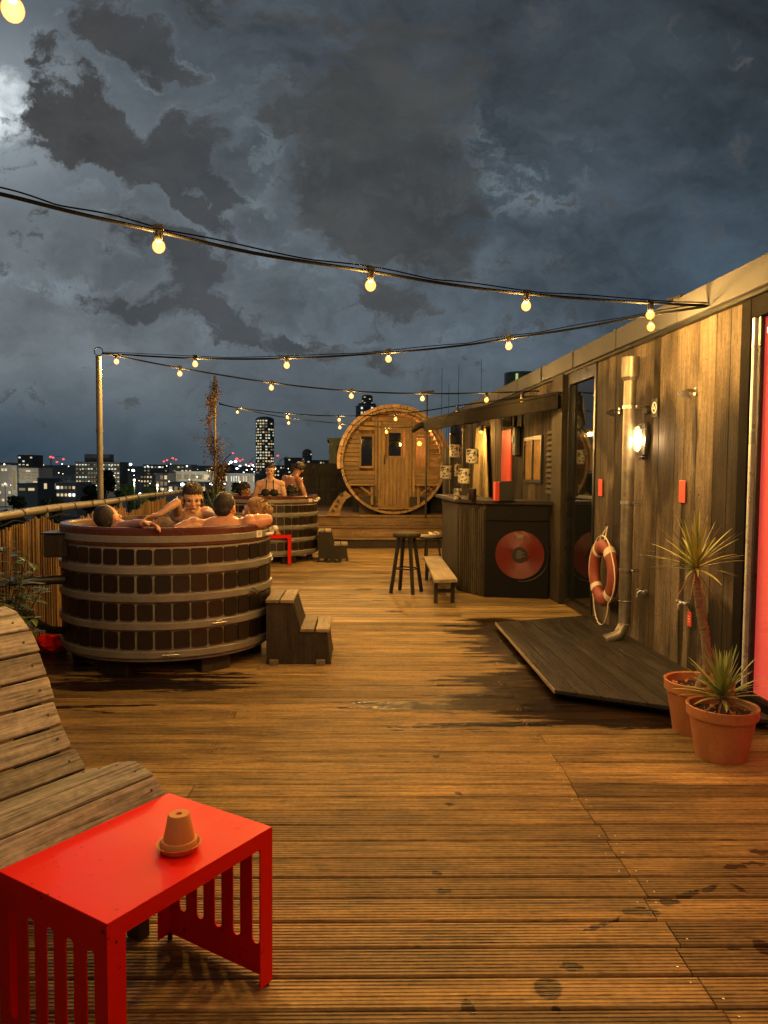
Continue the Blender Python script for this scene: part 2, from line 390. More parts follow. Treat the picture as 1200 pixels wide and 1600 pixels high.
M['greywood'] = wood('weathered_grey_wood', (.055, .051, .047), (.56, .52, .45), 0, .75, 1.5, .28, spec=.2)
M['barwood'] = wood('bar_side_wood', (.022, .019, .013), (.085, .07, .046), 2, .7, 1, .3, spec=.15)
M['benchwood'] = wood('bench_plank_wood', (.25, .19, .11), (.55, .45, .28), 1, .6, 1.3, .2)
M['sauna'] = wood('sauna_pine', (.10, .055, .018), (.33, .215, .08), 0, .5, 1, .22)
M['saunav'] = wood('sauna_pine_upright', (.10, .055, .018), (.35, .225, .085), 2, .5, 1, .22)
M['saunashell'] = wood('sauna_shell_stave', (.18, .11, .055), (.42, .28, .14), 1, .55, 1, .25)
M['step'] = wood('step_wood', (.018, .014, .010), (.05, .039, .027), 2, .6, 1, .25)
M['steptop'] = wood('step_tread_wood', (.13, .10, .065), (.36, .29, .19), 1, .65, 2, .25)
M['darkdeck'] = wood('shower_platform_composite', (.020, .016, .011), (.038, .031, .022), 1, .42, .7, .15, spec=.5)
M['platform'] = wood('sauna_platform_plank', (.12, .075, .035), (.32, .21, .10), 0, .5, 1, .3)
M['bamboo'] = wood('bamboo_cane', (.10, .058, .022), (.33, .20, .075), 2, .5, 1.4, .55)
M['darkfence'] = wood('dark_fence_board', (.018, .017, .012), (.05, .045, .03), 2, .7, 1, .3)
M['blackboard'] = plain('black_bar_panel', (.003, .003, .003), .55, var=.3, bump=.02, Specular_IOR_Level=.2)
M['steel'] = plain('brushed_steel', (.5, .49, .46), .32, 1., .12)
M['galv'] = plain('galvanised_pipe', (.22, .20, .165), .42, .75, .35, 14)
M['polemetal'] = plain('pole_metal', (.17, .16, .14), .5, .4, .3, 9)
M['fascia'] = plain('roof_fascia_metal', (.068, .072, .078), .8, 0, .16, 2.5)
M['frame'] = plain('dark_window_frame', (.018, .020, .021), .35, .3, .2)
M['alu'] = plain('pale_aluminium', (.62, .66, .62), .3, .4, .1)
M['black'] = plain('black_plastic', (.012, .012, .012), .5, 0, .3)
M['canopy'] = plain('canopy_dark_board', (.006, .005, .004), .9, 0, .3, 8, Specular_IOR_Level=.1)
M['rubber'] = plain('black_cable', (.005, .005, .005), .8, 0, .2, Specular_IOR_Level=.1)
M['red'] = plain('red_powder_coat', (.74, .008, .002), .42, 0, .05, 3, .03, Specular_IOR_Level=.14)
m, nt = newmat('worn_red_powder_coat'); q = NT(nt); co_ = q.n('ShaderNodeTexCoord').outputs['Object']
w1 = q.noise(co_, 55, 3, .5); w2 = q.noise(co_, 4, 3, .6); w3 = q.noise(q.mapping(co_, rot=(0, 0, .6), sc=(3, 160, 3)), 1., 2, .5)
sk = q.math('MAXIMUM', q.math('MULTIPLY', q.mapr(w1.outputs[0], .66, .70), q.mapr(w2.outputs[0], .5, .6)), q.math('MULTIPLY', q.mapr(w3.outputs[0], .70, .74, 0, .5), q.mapr(w2.outputs[0], .52, .62)))
q.out(q.bsdf(q.mix(sk, q.mix(w2.outputs[0], (.66, .006, .002), (.78, .012, .003)), (.22, .006, .003)), q.mapr(w2.outputs[0], .3, .7, .34, .52), 0, q.bump(w1.outputs[0], .04, .003), Specular_IOR_Level=.16).outputs[0]); M['red'] = m
M['redpanel'] = plain('red_panel', (.62, .05, .03), .6, 0, .12, 2)
M['redsign'] = plain('red_sign', (.65, .06, .03), .45, 0, .08)
M['white'] = plain('white_plastic', (.72, .70, .66), .4, 0, .1)
M['cream'] = plain('cream_rope', (.70, .62, .48), .8, 0, .15, 30)
M['lithall'] = plain('white_render', (.62, .60, .52), .8, 0, .2, .3)
M['ring'] = plain('life_ring_orange', (.25, .055, .032), .6, 0, .25, 8)
M['terra'] = plain('terracotta', (.56, .235, .065), .72, 0, .14, 9)
M['pot'] = plain('plastic_plant_pot', (.38, .155, .065), .5, 0, .26, 5)
M['soil'] = plain('potting_soil', (.028, .018, .011), .95, 0, .7, 45, 1.)
M['hoop'] = plain('tub_hoop', (.225, .22, .20), .42, .35, .25, 5)
M['grout'] = plain('tub_lime_joint', (.27, .255, .215), .75, 0, .45, 12, .5)
M['lip'] = plain('tub_lip', (.085, .026, .017), .32, 0, .2, 4)
M['tile'] = plain('tub_brown_panel', (.020, .011, .008), .42, 0, .3, 7)
M['tubin'] = plain('tub_inside', (.06, .022, .016), .4)
M['city'] = plain('city_concrete', (.30, .29, .27), .8, 0, .3, .3)
M['cityd'] = plain('city_dark_wall', (.10, .10, .10), .7, 0, .3, .3)
M['citygnd'] = plain('city_ground', (.018, .019, .018), .9, 0, .5, .02)
M['hill'] = plain('far_ridge', (.012, .015, .015), 1, 0, .3, .01)
M['green'] = plain('container_green', (.10, .13, .09), .5, .1)
M['leafdark'] = plain('tree_leaf', (.035, .055, .018), .6, 0, .5, 1.5)
M['trunk'] = plain('yucca_trunk', (.22, .16, .10), .85, 0, .5, 40, .8)
M['bark'] = plain('bark', (.05, .035, .022), .9, 0, .4, 12, .8)
M['vine'] = plain('vine_leaf', (.27, .17, .065), .6, 0, .5, 9)
M['vinestem'] = plain('vine_stem', (.07, .045, .028), .85, 0, .3, 9)
M['plant'] = plain('plant_leaf', (.075, .13, .03), .5, 0, .4, 8)
def leafmat(name, a, b):
    m, nt = newmat(name); t = NT(nt); at = t.n('ShaderNodeAttribute', attribute_name='rnd')
    n = t.noise(t.n('ShaderNodeTexCoord').outputs['Object'], 30, 3)
    f = t.math('ADD', t.math('MULTIPLY', at.outputs['Fac'], .7), t.math('MULTIPLY', n.outputs[0], .3), clamp=True)
    t.out(t.bsdf(t.mix(f, a, b), .42).outputs[0]); return m
M['yucca'] = leafmat('yucca_leaf', (.07, .12, .02), (.50, .50, .12))
M['tile'] = leafmat('tub_brown_panel', (.006, .004, .003), (.020, .012, .008)); M['yucca2'] = leafmat('young_yucca_leaf', (.06, .12, .02), (.38, .46, .14))
M['yuccad'] = plain('dead_yucca_leaf', (.30, .19, .09), .8)
def skinmat(name, c):
    return plain(name, c, .34, 0, .20, 11, .05, Subsurface_Weight=.08, Subsurface_Scale=.02, Subsurface_Radius=(1., .35, .2))
M['skin'] = skinmat('skin', (.56, .27, .17)); M['skin2'] = skinmat('skin_pale', (.58, .34, .22)); M['skin3'] = skinmat('skin_tan', (.30, .14, .075))
M['hairdark'] = plain('dark_hair', (.014, .009, .006), .5, 0, .5, 40, .6)
M['hairbrown'] = plain('brown_hair', (.035, .018, .009), .5, 0, .5, 40, .6)
M['hairblond'] = plain('blond_hair', (.26, .15, .06), .5, 0, .5, 40, .6)
M['swim'] = plain('black_swimwear', (.01, .01, .012), .7)
M['eye'] = plain('eye', (.02, .015, .012), .15)
M['lips'] = plain('lips', (.35, .10, .08), .4)
m, nt = newmat('tub_water'); q = NT(nt)
q.out(q.bsdf((.03, .045, .04), .06, 0, q.bump(q.noise(q.n('ShaderNodeTexCoord').outputs['Object'], 9, 3).outputs[0], .5, .05)).outputs[0]); M['water'] = m
m, nt = newmat('dark_glass'); q = NT(nt)
q.out(q.bsdf((.006, .007, .008), .03, 0, None, Specular_IOR_Level=.8).outputs[0]); M['glass'] = m
m, nt = newmat('clear_glass'); q = NT(nt)
a_ = q.n('ShaderNodeBsdfTransparent'); b_ = q.n('ShaderNodeBsdfGlossy'); b_.inputs['Roughness'].default_value = .02
fr = q.n('ShaderNodeLayerWeight'); fr.inputs[0].default_value = .5
ms = q.n('ShaderNodeMixShader'); q.link(q.math('ADD', q.math('MULTIPLY', q.math('POWER', fr.outputs['Facing'], 4.), .55), .03), ms.inputs[0]); q.link(a_.outputs[0], ms.inputs[1]); q.link(b_.outputs[0], ms.inputs[2]); q.out(ms.outputs[0]); M['clear'] = m
# bulb glass: glows and lets the filament's light through
WARM = (1., .53, .13)
def bulbmat(name, core, edge, s1, s2):
    m, nt = newmat(name); q = NT(nt)
    lw = q.n('ShaderNodeLayerWeight'); lw.inputs[0].default_value = .35
    c = q.mix(lw.outputs['Facing'], core, edge)
    e = q.n('ShaderNodeEmission'); q.link(c, e.inputs[0]); q.link(q.mapr(lw.outputs['Facing'], 0, 1, s1, s2), e.inputs[1])
    tr = q.n('ShaderNodeBsdfTransparent'); ad = q.n('ShaderNodeAddShader'); q.link(e.outputs[0], ad.inputs[0]); q.link(tr.outputs[0], ad.inputs[1])
    q.out(ad.outputs[0]); m.cycles.emission_sampling = 'NONE'; return m
M['bulb'] = bulbmat('lit_bulb_glass', (1, .47, .075), (1, .21, .01), 1.9, 1.05)
M['cagelamp'] = bulbmat('lit_bulkhead_glass', (1, .66, .24), (1, .45, .10), 3.0, 1.5)
# ------------------------------------------------------------------ lights
def lamp(name, loc, watts, parent=None, col=WARM, rad=.03):
    l = bpy.data.lights.new(name, 'POINT'); l.energy = watts; l.color = col; l.shadow_soft_size = rad
    o = bpy.data.objects.new(name, l); C.objects.link(o)
    o.location = Vector(loc)-(ORG.get(parent.name, Vector()) if parent else Vector())
    if parent: o.parent = parent
    return o
# ------------------------------------------------------------------ roof deck
def dk(x, y, z): return DM @ Vector((x, y, z))
mb = MB()
prof = []; ng = 8; gp = (BR-.011)/(ng); x0 = -(BR-.011)/2
prof.append((x0, -.028)); prof.append((x0, -.006)); prof.append((x0+.005, 0))
for k in range(ng):
    c = x0+gp*(k+.5)
    if k in (0,): prof += [(c+gp*.20, 0), (c+gp*.30, -.0021), (c+gp*.62, -.0021), (c+gp*.72, 0)]
    elif k < ng-1: prof += [(c+gp*.20, 0), (c+gp*.30, -.0021), (c+gp*.62, -.0021), (c+gp*.72, 0)]
prof += [(-x0-.005, 0), (-x0, -.006), (-x0, -.028)]
yend = (DMi @ G(600, 857)).y+.35
jx = [(DMi @ G(px, py)) for px, py in ((837, 1140), (1067, 1490))]
def joint_x(y): a, b = jx; return a.x+(y-a.y)/(b.y-a.y)*(b.x-a.x)
y = -.6; i = 0
scr = MB()
while y < yend:
    smooth_far = y > 7.5
    L0, L1 = -3.0, 3.3; cuts = [L0]
    jj = joint_x(y)+random.uniform(-.012, .012)
    if i % 2 == 0 or y < 4: cuts += [jj+.0 if i % 3 else jj+.0]
    cuts += [jj-2.1+(.3 if i % 2 else 0)] if i % 4 == 1 else []
    cuts = sorted(c for c in cuts if L0 <= c < L1-.3)+[L1]
    pf = prof if not smooth_far else [prof[0], prof[1], prof[2], prof[-3], prof[-2], prof[-1]]
    for a, b in zip(cuts[:-1], cuts[1:]):
        dz = random.uniform(-.0012, .0012); a += .0025; b -= .0025; n = len(pf)
        vs = [dk(a, y+BR/2+p[0], p[1]+dz) for p in pf]+[dk(b, y+BR/2+p[0], p[1]+dz) for p in pf]
        mb.add(vs, [(k, k+1, n+k+1, n+k) for k in range(n-1)]+[list(range(n)), [n+k for k in range(n)][::-1]])
        for e in (a+.03, b-.03):
            if L0+.2 < e < L1-.2 and y < 6:
                for yy_ in (.035, .105):
                    if random.random() < .4: scr.cyl(dk(e, y+yy_, dz-.0005), .0035, .0022, 8)
    y += BR; i += 1
deck = mb.build('deck', M['deck'], kind='structure')
# deck object's own frame is turned so that its grain follows the boards
me = deck.data; me.transform(DMi.to_4x4()); deck.rotation_euler = (0, 0, DA)
sc_ = scr.build('deck_screws', M['steel'], smooth=True, kind='structure')
mb = MB(); mb.box((0.1, 6.5, -.09), (7.2, 18, .10)); mb.build('deck_substructure', M['cityd'], kind='structure')
# roof slab under the deck and the ground far below
mb = MB(); mb.box((3, 9, -3.2), (11.4, 26, 6)); mb.build('roof_slab', M['cityd'], kind='structure')
GZ = -15.
mb = MB(); mb.add([(-4000, -1500, GZ), (4000, -1500, GZ), (4000, 6000, GZ), (-4000, 6000, GZ)], [(0, 1, 2, 3)]); mb.build('ground', M['citygnd'], kind='structure')
mb = MB(); N = 160
vs = []
for k in range(N+1):
    a = -1.15+2.3*k/N; r = 2600
    h = H+ 2600/F*(5+3.5*noise.noise(Vector((k*.09, 2, 0)))+2.5*noise.noise(Vector((k*.35, 5, 0))))
    x_, y_ = r*math.sin(a), r*math.cos(a)
    vs += [(x_*.8, y_*.8, GZ-.5), (x_, y_, h), (x_*1.2, y_*1.2, GZ-.5)]
mb.add(vs, [(3*k+j, 3*k+3+j, 3*k+4+j, 3*k+1+j) for k in range(N) for j in (0, 1)])
mb.build('hills', M['hill'], smooth=True, kind='structure')
# ------------------------------------------------------------------ reed fence with rail
fence = thing('reed_fence', 'split bamboo reed screen fixed under the round metal rail along the left roof edge', 'fence', (FX, 0, 0))
yA, yB = .4, 14.6
mb = MB(); y = yA
def ftop(y): return 1.05+.025*math.sin(y*3.1)+.035*noise.noise(Vector((y*2.2, 0, 0)))-(.05 if int(y*1.3) % 3 == 0 else 0)
while y < yB:
    wd = random.uniform(.012, .03); tz = ftop(y)+random.uniform(-.02, .012)
    mb.beam((FX-.01+random.uniform(-.006, .006), y, .02), (FX-.01+random.uniform(-.012, .012), y+random.uniform(-.01, .01), tz), random.uniform(.006, .012), wd, up=(0, 1, 0))
    y += wd*random.uniform(.92, 1.05)
mb.build('reed_screen', M['bamboo'], fence)
mb = MB(); pts = [(FX-.05, y_, 1.135+.006*math.sin(y_*2)) for y_ in [yA+(yB-yA)*k/40 for k in range(41)]]
mb.tube(pts, .034, 12); mb.build('rail', M['polemetal'], fence, smooth=True)
for y_ in (1.6, 3.4, 5.15, 6.9, 9.2, 11.5, 13.6):
    mb = MB(); mb.tube([(FX-.055, y_, -.05), (FX-.055, y_, 1.12)], .022, 10); mb.build('post', M['polemetal'], fence, smooth=True)
mb = MB()
y_ = yA+.2
while y_ < yB:
    a = [(FX-.05+.036*math.cos(q_), y_+.004*q_, 1.137+.037*math.sin(q_)) for q_ in [k*math.pi/5 for k in range(12)]]
    mb.tube(a, .0025, 5); mb.tube([a[-1], (FX+.0, y_+.05, 1.03)], .002, 4); mb.build('wire_tie', M['rubber'], fence); mb = MB()
    y_ += random.uniform(.3, .6)
mb = MB(); pts = [(FX-.02+.03*math.sin(k*.7), yA+k*(7.5-yA)/60, 1.09-.035*abs(math.sin(k*.33))-.01*math.sin(k)) for k in range(61)]
mb.tube(pts, .006, 6); o = mb.build('rail_cable', M['rubber'], origin=(FX, 3, 1.08), smooth=True); tag(o, 'thin black cable sagging in loops just under the fence rail', 'cable')
# low box and pipes behind the near tub
b = X(94, 850, FX+.16)
o = thing('heater_box', 'brown metal box between the reed fence and the near hot tub', 'heater', (b.x, b.y, 0))
pA = P(62, 904, 5.75); 
mb = MB(); c = P(96, 851, 5.75); mb.box((c.x, c.y, c.z), (.20, .20, .17), (0, 0, R(4)), bev=.006); mb.build('housing', M['step'], o)
mb = MB(); mb.box((c.x, c.y, c.z+.092), (.23, .23, .012), (0, 0, R(4)), bev=.003); mb.build('lid', M['black'], o)
mb = MB(); mb.tube([(c.x+.08, c.y, c.z-.08), (c.x+.08, c.y, P(96, 905, 5.75).z+.02), (c.x+.05, c.y-.01, P(96, 905, 5.75).z), (FX+.06, c.y-.3, P(40, 908, 5.5).z)], .034, 12); mb.build('elbow_pipe', M['black'], o, smooth=True)
mb = MB(); q0 = P(30, 880, 5.3); mb.tube([(FX+.06, q0.y, P(30, 985, 5.3).z), (FX+.06, q0.y, P(30, 870, 5.3).z)], .028, 12); mb.build('stand_pipe', M['black'], o, smooth=True)
mb = MB(); mb.tube([P(28, 955, 5.0), P(45, 962, 5.2), P(60, 975, 5.4), P(80, 985, 5.6), P(120, 985, 5.9)], .030, 12)
o = mb.build('drain_hose', M['black'], origin=P(60, 975, 5.4), smooth=True); tag(o, 'thick black hose drooping from the fence to the foot of the near tub', 'hose')
# red crumpled bag on the floor
mb = MB(); c = G(92, 1012); vs = []
bag = bmesh.new(); bmesh.ops.create_icosphere(bag, subdivisions=4, radius=1)
for v in bag.verts:
    n_ = noise.noise(v.co*1.7)*.35+noise.noise(v.co*4.5)*.16
    v.co = v.co*(1+n_); v.co = Vector((v.co.x*.13, v.co.y*.11, max(v.co.z*.09, -.06)+.062))
mb.add([c+Vector((0, -.1, 0))+v.co for v in bag.verts], [[v.index for v in f.verts] for f in bag.faces]); bag.free()
o = mb.build('swim_bag', M['red'], origin=c, smooth=True); tag(o, 'crumpled glossy red bag lying on the dark floor behind the near tub', 'bag')

# ------------------------------------------------------------------ hot tubs
def arc(c, r, z, a): return Vector((c.x+r*math.cos(a), c.y+r*math.sin(a), z))
def hot_tub(c, label, face, sc=1.):
    """round tub: lip, five hoops, four rows of inset panels with limey joints; face = angle toward the camera"""
    T = thing('hot_tub', label, 'hot tub', (c.x, c.y, 0), 'hot tubs along the reed fence')
    r = TR; z0, z1 = .125, 1.082
    mb = MB(); mb.lathe((c.x, c.y, 0), [(1e-4, z0), (r-.012, z0), (r-.008, z1-.12)], 96)
    mb.build('wall_lining', M['grout'], T, smooth=True)
    mb = MB(); mb.lathe((c.x, c.y, 0), [(r-.008, z1-.135), (r+.008, z1-.125), (r+.010, z1-.015), (r, z1), (r-.05, z1), (r-.058, z1-.02), (r-.06, z1-.35), (r-.25, z1-.38), (1e-4, z1-.38)], 96)
    mb.build('lip', M['lip'], T, smooth=30)
    mb = MB(); mb.lathe((c.x, c.y, 0), [(1e-4, z1-.11), (r-.059, z1-.11)], 64); mb.build('water', M['water'], T)
    hz = [(1.026, .975), (.804, .753), (.606, .555), (.406, .355), (.203, .152)]
    for a, b in hz:
        mb = MB(); mb.lathe((c.x, c.y, 0), [(r-.012, b), (r+.012, b), (r+.015, b+.004), (r+.015, a-.004), (r+.012, a), (r-.012, a)], 96)
        ho_ = mb.build('hoop', M['hoop'], T, smooth=30); mb = MB(); an_ = face-R(24)+a*2.1; mr = Matrix.Rotation(an_, 3, 'Z')
        mb.box(arc(c, r+.019, (a+b)/2, an_), (.010, .05, .036), mr, bev=.003); mb.tube([arc(c, r+.026, (a+b)/2, an_-.07), arc(c, r+.026, (a+b)/2, an_+.07)], .005, 8); mb.build('hoop_clamp', M['steel'], ho_)
    rows = [(.938, .815), (.745, .615), (.546, .415), (.346, .212)]
    n = 40
    for ti, bi_ in rows:
        mb = MB(); h = ti-bi_
        for k in range(n):
            a0 = 2*math.pi*k/n; wa = 2*math.pi/n*r; g_ = random.uniform(.007, .013)/2+ (.004 if -1.3 < ((a0-face+math.pi) % (2*math.pi))-math.pi < -.2 else 0)
            hw = wa/2-g_; rd = random.uniform(.010, .02); pts = []
            hh = h/2-random.uniform(.002, .008)
            for cx, cz, s0 in ((hw-rd, hh-rd, 0), (-hw+rd, hh-rd, 1), (-hw+rd, -hh+rd, 2), (hw-rd, -hh+rd, 3)):
                for j in range(4):
                    an = math.pi/2*(s0+j/3); pts.append((cx+rd*math.cos(an), cz+rd*math.sin(an)))
            zc = (ti+bi_)/2; m_ = len(pts)
            def PT(u, z, rr): an = a0+u/r; return (c.x+rr*math.cos(an), c.y+rr*math.sin(an), zc+z)
            vs = [PT(u, z, r-.008) for u, z in pts]+[PT(u*.98, z*.98, r+.002) for u, z in pts]
            fs = [(j, (j+1) % m_, m_+(j+1) % m_, m_+j) for j in range(m_)]+[[m_+j for j in range(m_)]]
            mb.add(vs, fs)
        mb.build('panel_row', M['tile'], T)
    for k in range(6):
        a = face+R(27)+k*math.pi/3
        mb = MB(); mm = Matrix.Rotation(a, 3, 'Z'); mb.box((c.x+(r-.13)*math.cos(a), c.y+(r-.13)*math.sin(a), .064), (.10, .24, .124), mm, bev=.004)
        mb.build('foot', M['step'], T)
    # outlet knob and maker's plate at the right of the lip
    a = face+R(68); p = arc(c, r+.02, 1.02, a)
    mb = MB(); dr = Vector((math.cos(a), math.sin(a), 0)); mb.cyl(p, .022, .04, 14, axis=dr, bev=.004); mb.ball(p+dr*.045+Vector((0, 0, .012)), (.028, .028, .024), 12, 8); mb.tube([p+dr*.03+Vector((0, 0, -.01)), p+dr*.05+Vector((-.02, -.03, -.025)), p+dr*.02+Vector((-.05, -.06, -.03))], .012, 8)
    mb.build('valve', M['white'], T, smooth=True)
    a = face+R(54); mb = MB(); mm = Matrix.Rotation(a, 3, 'Z'); mb.box(arc(c, r+.017, 1.005, a), (.006, .085, .052), mm); pl = mb.build('name_plate', M['white'], T)
    mb = MB()
    for k_, w_ in enumerate((.03, .045, .036)): mb.box(arc(c, r+.0208, 1.018-.011*k_, a), (.001, w_, .003), mm)
    mb.build('print_line', M['black'], pl)
    return T
TR = .81
C1 = P(264, 800, 6.2); C1.z = 0
C2 = P(420, 800, 12.85); C2.z = 0
fa1 = math.atan2(-C1.y, -C1.x); fa2 = math.atan2(-C2.y, -C2.x)
hot_tub(C1, 'nearest hot tub, dark brown panels with limey joints and five tan hoops, four bathers inside', fa1)
hot_tub(C2, 'farther brown hooped hot tub with a bather in a black bikini standing in it', fa2)
# wooden steps beside each tub
def steps(label, c, rot):
    T = thing('tub_steps', label, 'steps', (0, 0, 0), 'wooden steps beside the hot tubs')
    # local: x away from the tub, y width ; two treads
    W2, h1, h2, d1, d2 = .25, .25, .475, .235, .225
    for s in (-1, 1):
        mb = MB(); poly = [(0, 0), (d1+d2+.04, 0), (d1+d2-.005, h1), (d1+.04, h1), (d1-.03, h2), (.0, h2)]
        n = len(poly); vs = [(x_, s*W2-s*.0, z_) for x_, z_ in poly]+[(x_, s*W2-s*.022, z_) for x_, z_ in poly]
        mb.add(vs, [list(range(n)), [n+k for k in range(n)][::-1]]+[(k, (k+1) % n, n+(k+1) % n, n+k) for k in range(n)])
        mb.build('side_panel', M['step'], T)
    for x_, z_, x2 in ((d1-.0, h1+.009, d1+d2+.012), (-.01, h2+.009, d1-.02)):
        for k in range(2):
            wd = (x2-x_)/2; mb = MB(); mb.box((x_+wd*(k+.5)+(.02 if z_ < .4 else 0), 0, z_+.006), (wd-.012, 2*W2+.03, .026), bev=.003); mb.build('tread', M['steptop'], T)
    mb = MB(); mb.box((d1-.003, 0, (h1+h2)/2), (.018, 2*W2-.046, h2-h1-.01), (0, R(-15), 0)); mb.build('riser', M['step'], T)
    mb = MB(); mb.box((d1+d2+.012, 0, h1/2), (.018, 2*W2-.046, h1-.02), (0, R(-7), 0)); mb.build('riser', M['step'], T)
    for x_ in (.06, d1+d2-.04):
        for s in (-1, 1):
            mb = MB(); mb.box((x_, s*(W2+.016), .02), (.07, .028, .04), bev=.003); mb.build('foot', M['steptop'], T)
    T.location = (c.x, c.y, 0); T.rotation_euler = (0, 0, rot); return T
s1 = G(415, 1040); s1b = G(510, 1040); rs = math.atan2(s1b.y-s1.y, s1b.x-s1.x)
nv = Vector((-math.sin(rs), math.cos(rs), 0))
steps('two-tread wooden step block at the right side of the nearest hot tub', s1+nv*.29, rs)
s2 = G(497, 876); s2b = G(540, 876); rs2 = math.atan2(s2b.y-s2.y, s2b.x-s2.x)
steps('far wooden step block in shadow beside the farther hot tub', G(497, 877)+Vector((-math.sin(rs2), math.cos(rs2), 0))*.29, rs2)

# ------------------------------------------------------------------ red tables
def red_table(label, c, ex, ey, L, W, h, slots=True):
    T = thing('side_table', label, 'table', (c.x, c.y, 0), 'red metal side tables')
    ex, ey = ex.normalized(), ey.normalized(); ez = Vector((0, 0, 1))
    def q_(x, y, z): return c+ex*x+ey*y+ez*z
    MM = Matrix((ex, ey, ez)).transposed(); th = .004; ap = .042
    mb = MB(); mb.box(q_(0, 0, h-th/2), (L, W, th), MM, bev=.0015)
    for s in (-1, 1): mb.box(q_(0, s*(W/2-th/2), h-th-ap/2), (L-2*.052, th, ap), MM)
    mb.build('table_top', M['red'], T)
    for s in (-1, 1):
        # folded sheet end with slots: outer flanges, bars between slots, bottom band
        mb = MB(); X0 = s*(L/2-th/2)
        nb = 5; ft = .06; tb = .075; bt = .09; inner = W-2*ft+.02
        mb.box(q_(X0, 0, h-tb/2-th), (th, W, tb), MM); mb.box(q_(X0, 0, .012+bt/2), (th, W, bt), MM)
        zz0, zz1 = .012+bt, h-th-tb
        gap = .030; nbw = (W-(nb)*gap)/(nb+1)
        y0_ = -W/2
        for k in range(nb+1):
            yc = y0_+nbw/2+k*(nbw+gap); mb.box(q_(X0, yc, (zz0+zz1)/2), (th, nbw, zz1-zz0), MM)
        for k in range(nb):                       # rounded slot ends
            yc = y0_+nbw+gap/2+k*(nbw+gap)
            for z_, sg in ((zz0, 1), (zz1, -1)):
                pts = []
                for side in (-1, 1):
                    pl_ = [(yc+side*gap/2, z_)]+[(yc+side*gap/2*math.cos(a_), z_+sg*gap/2*(1-math.sin(a_))) for a_ in [0, .4, .8, 1.2, 1.57]]
                    m_ = len(pl_); vs = [q_(X0-th/2, y_, zz) for y_, zz in pl_]+[q_(X0+th/2, y_, zz) for y_, zz in pl_]
                    mb.add(vs, [(0, k2, k2+1) for k2 in range(1, m_-1)]+[(m_, m_+k2+1, m_+k2) for k2 in range(1, m_-1)]+[(k2, k2+1, m_+k2+1, m_+k2) for k2 in range(1, m_-1)])
        mb.build('slotted_end', M['red'], T)
        for sy in (-1, 1):
            mb = MB(); mb.box(q_(s*(L/2-.026), sy*(W/2-th/2), (h-th)/2+.006), (.052, th*1.04, h-th-.012), MM); mb.build('leg', M['red'], T)
            mb = MB(); mb.cyl(q_(s*(L/2-.012), sy*(W/2-.012), 0), .008, .014, 8); mb.build('rubber_foot', M['black'], T)
    return T
HT = .47
tb_, tr_, tf_, tl_ = [G(px, py, HT) for px, py in ((265, 1238), (425, 1292), (165, 1445), (-2, 1360))]
tc = (tb_+tr_+tf_+tl_)/4; tc.z = 0
eL = ((tr_-tf_)+(tb_-tl_)); eL.z = 0; eW = ((tb_-tr_)+(tl_-tf_)); eW.z = 0
eLn = eL.normalized(); eWn = Vector((-eLn.y, eLn.x, 0))
Lt, Wt = eL.length/2, eW.length/2
print('table', Lt, Wt, 'WX', WX, 'FX', FX)
red_table('bright red metal side table in the foreground with slotted ends, a flowerpot on top', tc, eLn, eWn, Lt, Wt, HT)
def flowerpot(label, c, s=1.):
    T = thing('candle_pot', label, 'candle holder', c, 'upturned flowerpots on red tables')
    mb = MB(); mb.lathe(c, [(1e-4, .001), (.048*s, .001), (.058*s, .018*s), (.060*s, .019*s), (.055*s, .018*s), (.047*s, .006*s), (1e-4, .006*s)], 40); mb.build('saucer', M['terra'], T, smooth=40)
    z = .007*s
    mb = MB(); mb.lathe(c+Vector((0, 0, z)), [(.046*s, 0), (.049*s, .002*s), (.048*s, .020*s), (.0465*s, .022*s), (.042*s, .0225*s), (.0295*s, .088*s), (.027*s, .091*s), (.009*s, .091*s), (.007*s, .086*s), (.006*s, .06*s)], 44)
    mb.build('pot', M['terra'], T, smooth=35)
    mb = MB(); mb.cyl(c+Vector((0, 0, z+.060*s)), .0085*s, .02*s, 12); mb.build('drain_hole', M['soil'], T)
    return T
flowerpot('small terracotta flowerpot upside down on its saucer on the foreground red table', G(280, 1326, HT))
# far red table
c2 = G(441, 884); c2.y += .16
red_table('small far red table standing in front of the farther hot tub', c2+Vector((-.10, 0.1, 0)), Vector((1, .12, 0)), Vector((-.12, 1, 0)), .42, .42, .47)
flowerpot('far tiny terracotta pot on the red table by the farther tub', c2+Vector((-.09, 0.02, .47)), 1.15)

# ------------------------------------------------------------------ wavy slatted lounger
T = thing('slatted_lounger', 'wavy lounge chair of weathered grey wooden slats behind the red table', 'lounger', (tl_.x, tl_.y, 0))
B0 = Vector((tb_.x, tb_.y, 0)); nrm = eLn
pro = [PL(px, py, Vector((tb_.x, tb_.y, HT))+eLn*.0, nrm) for px, py in
       ((266, 1246), (256, 1222), (240, 1202), (215, 1188), (186, 1190), (160, 1199), (140, 1203), (122, 1175), (107, 1143), (94, 1112), (84, 1080), (74, 1046), (62, 1012), (46, 976), (28, 955), (8, 946))]
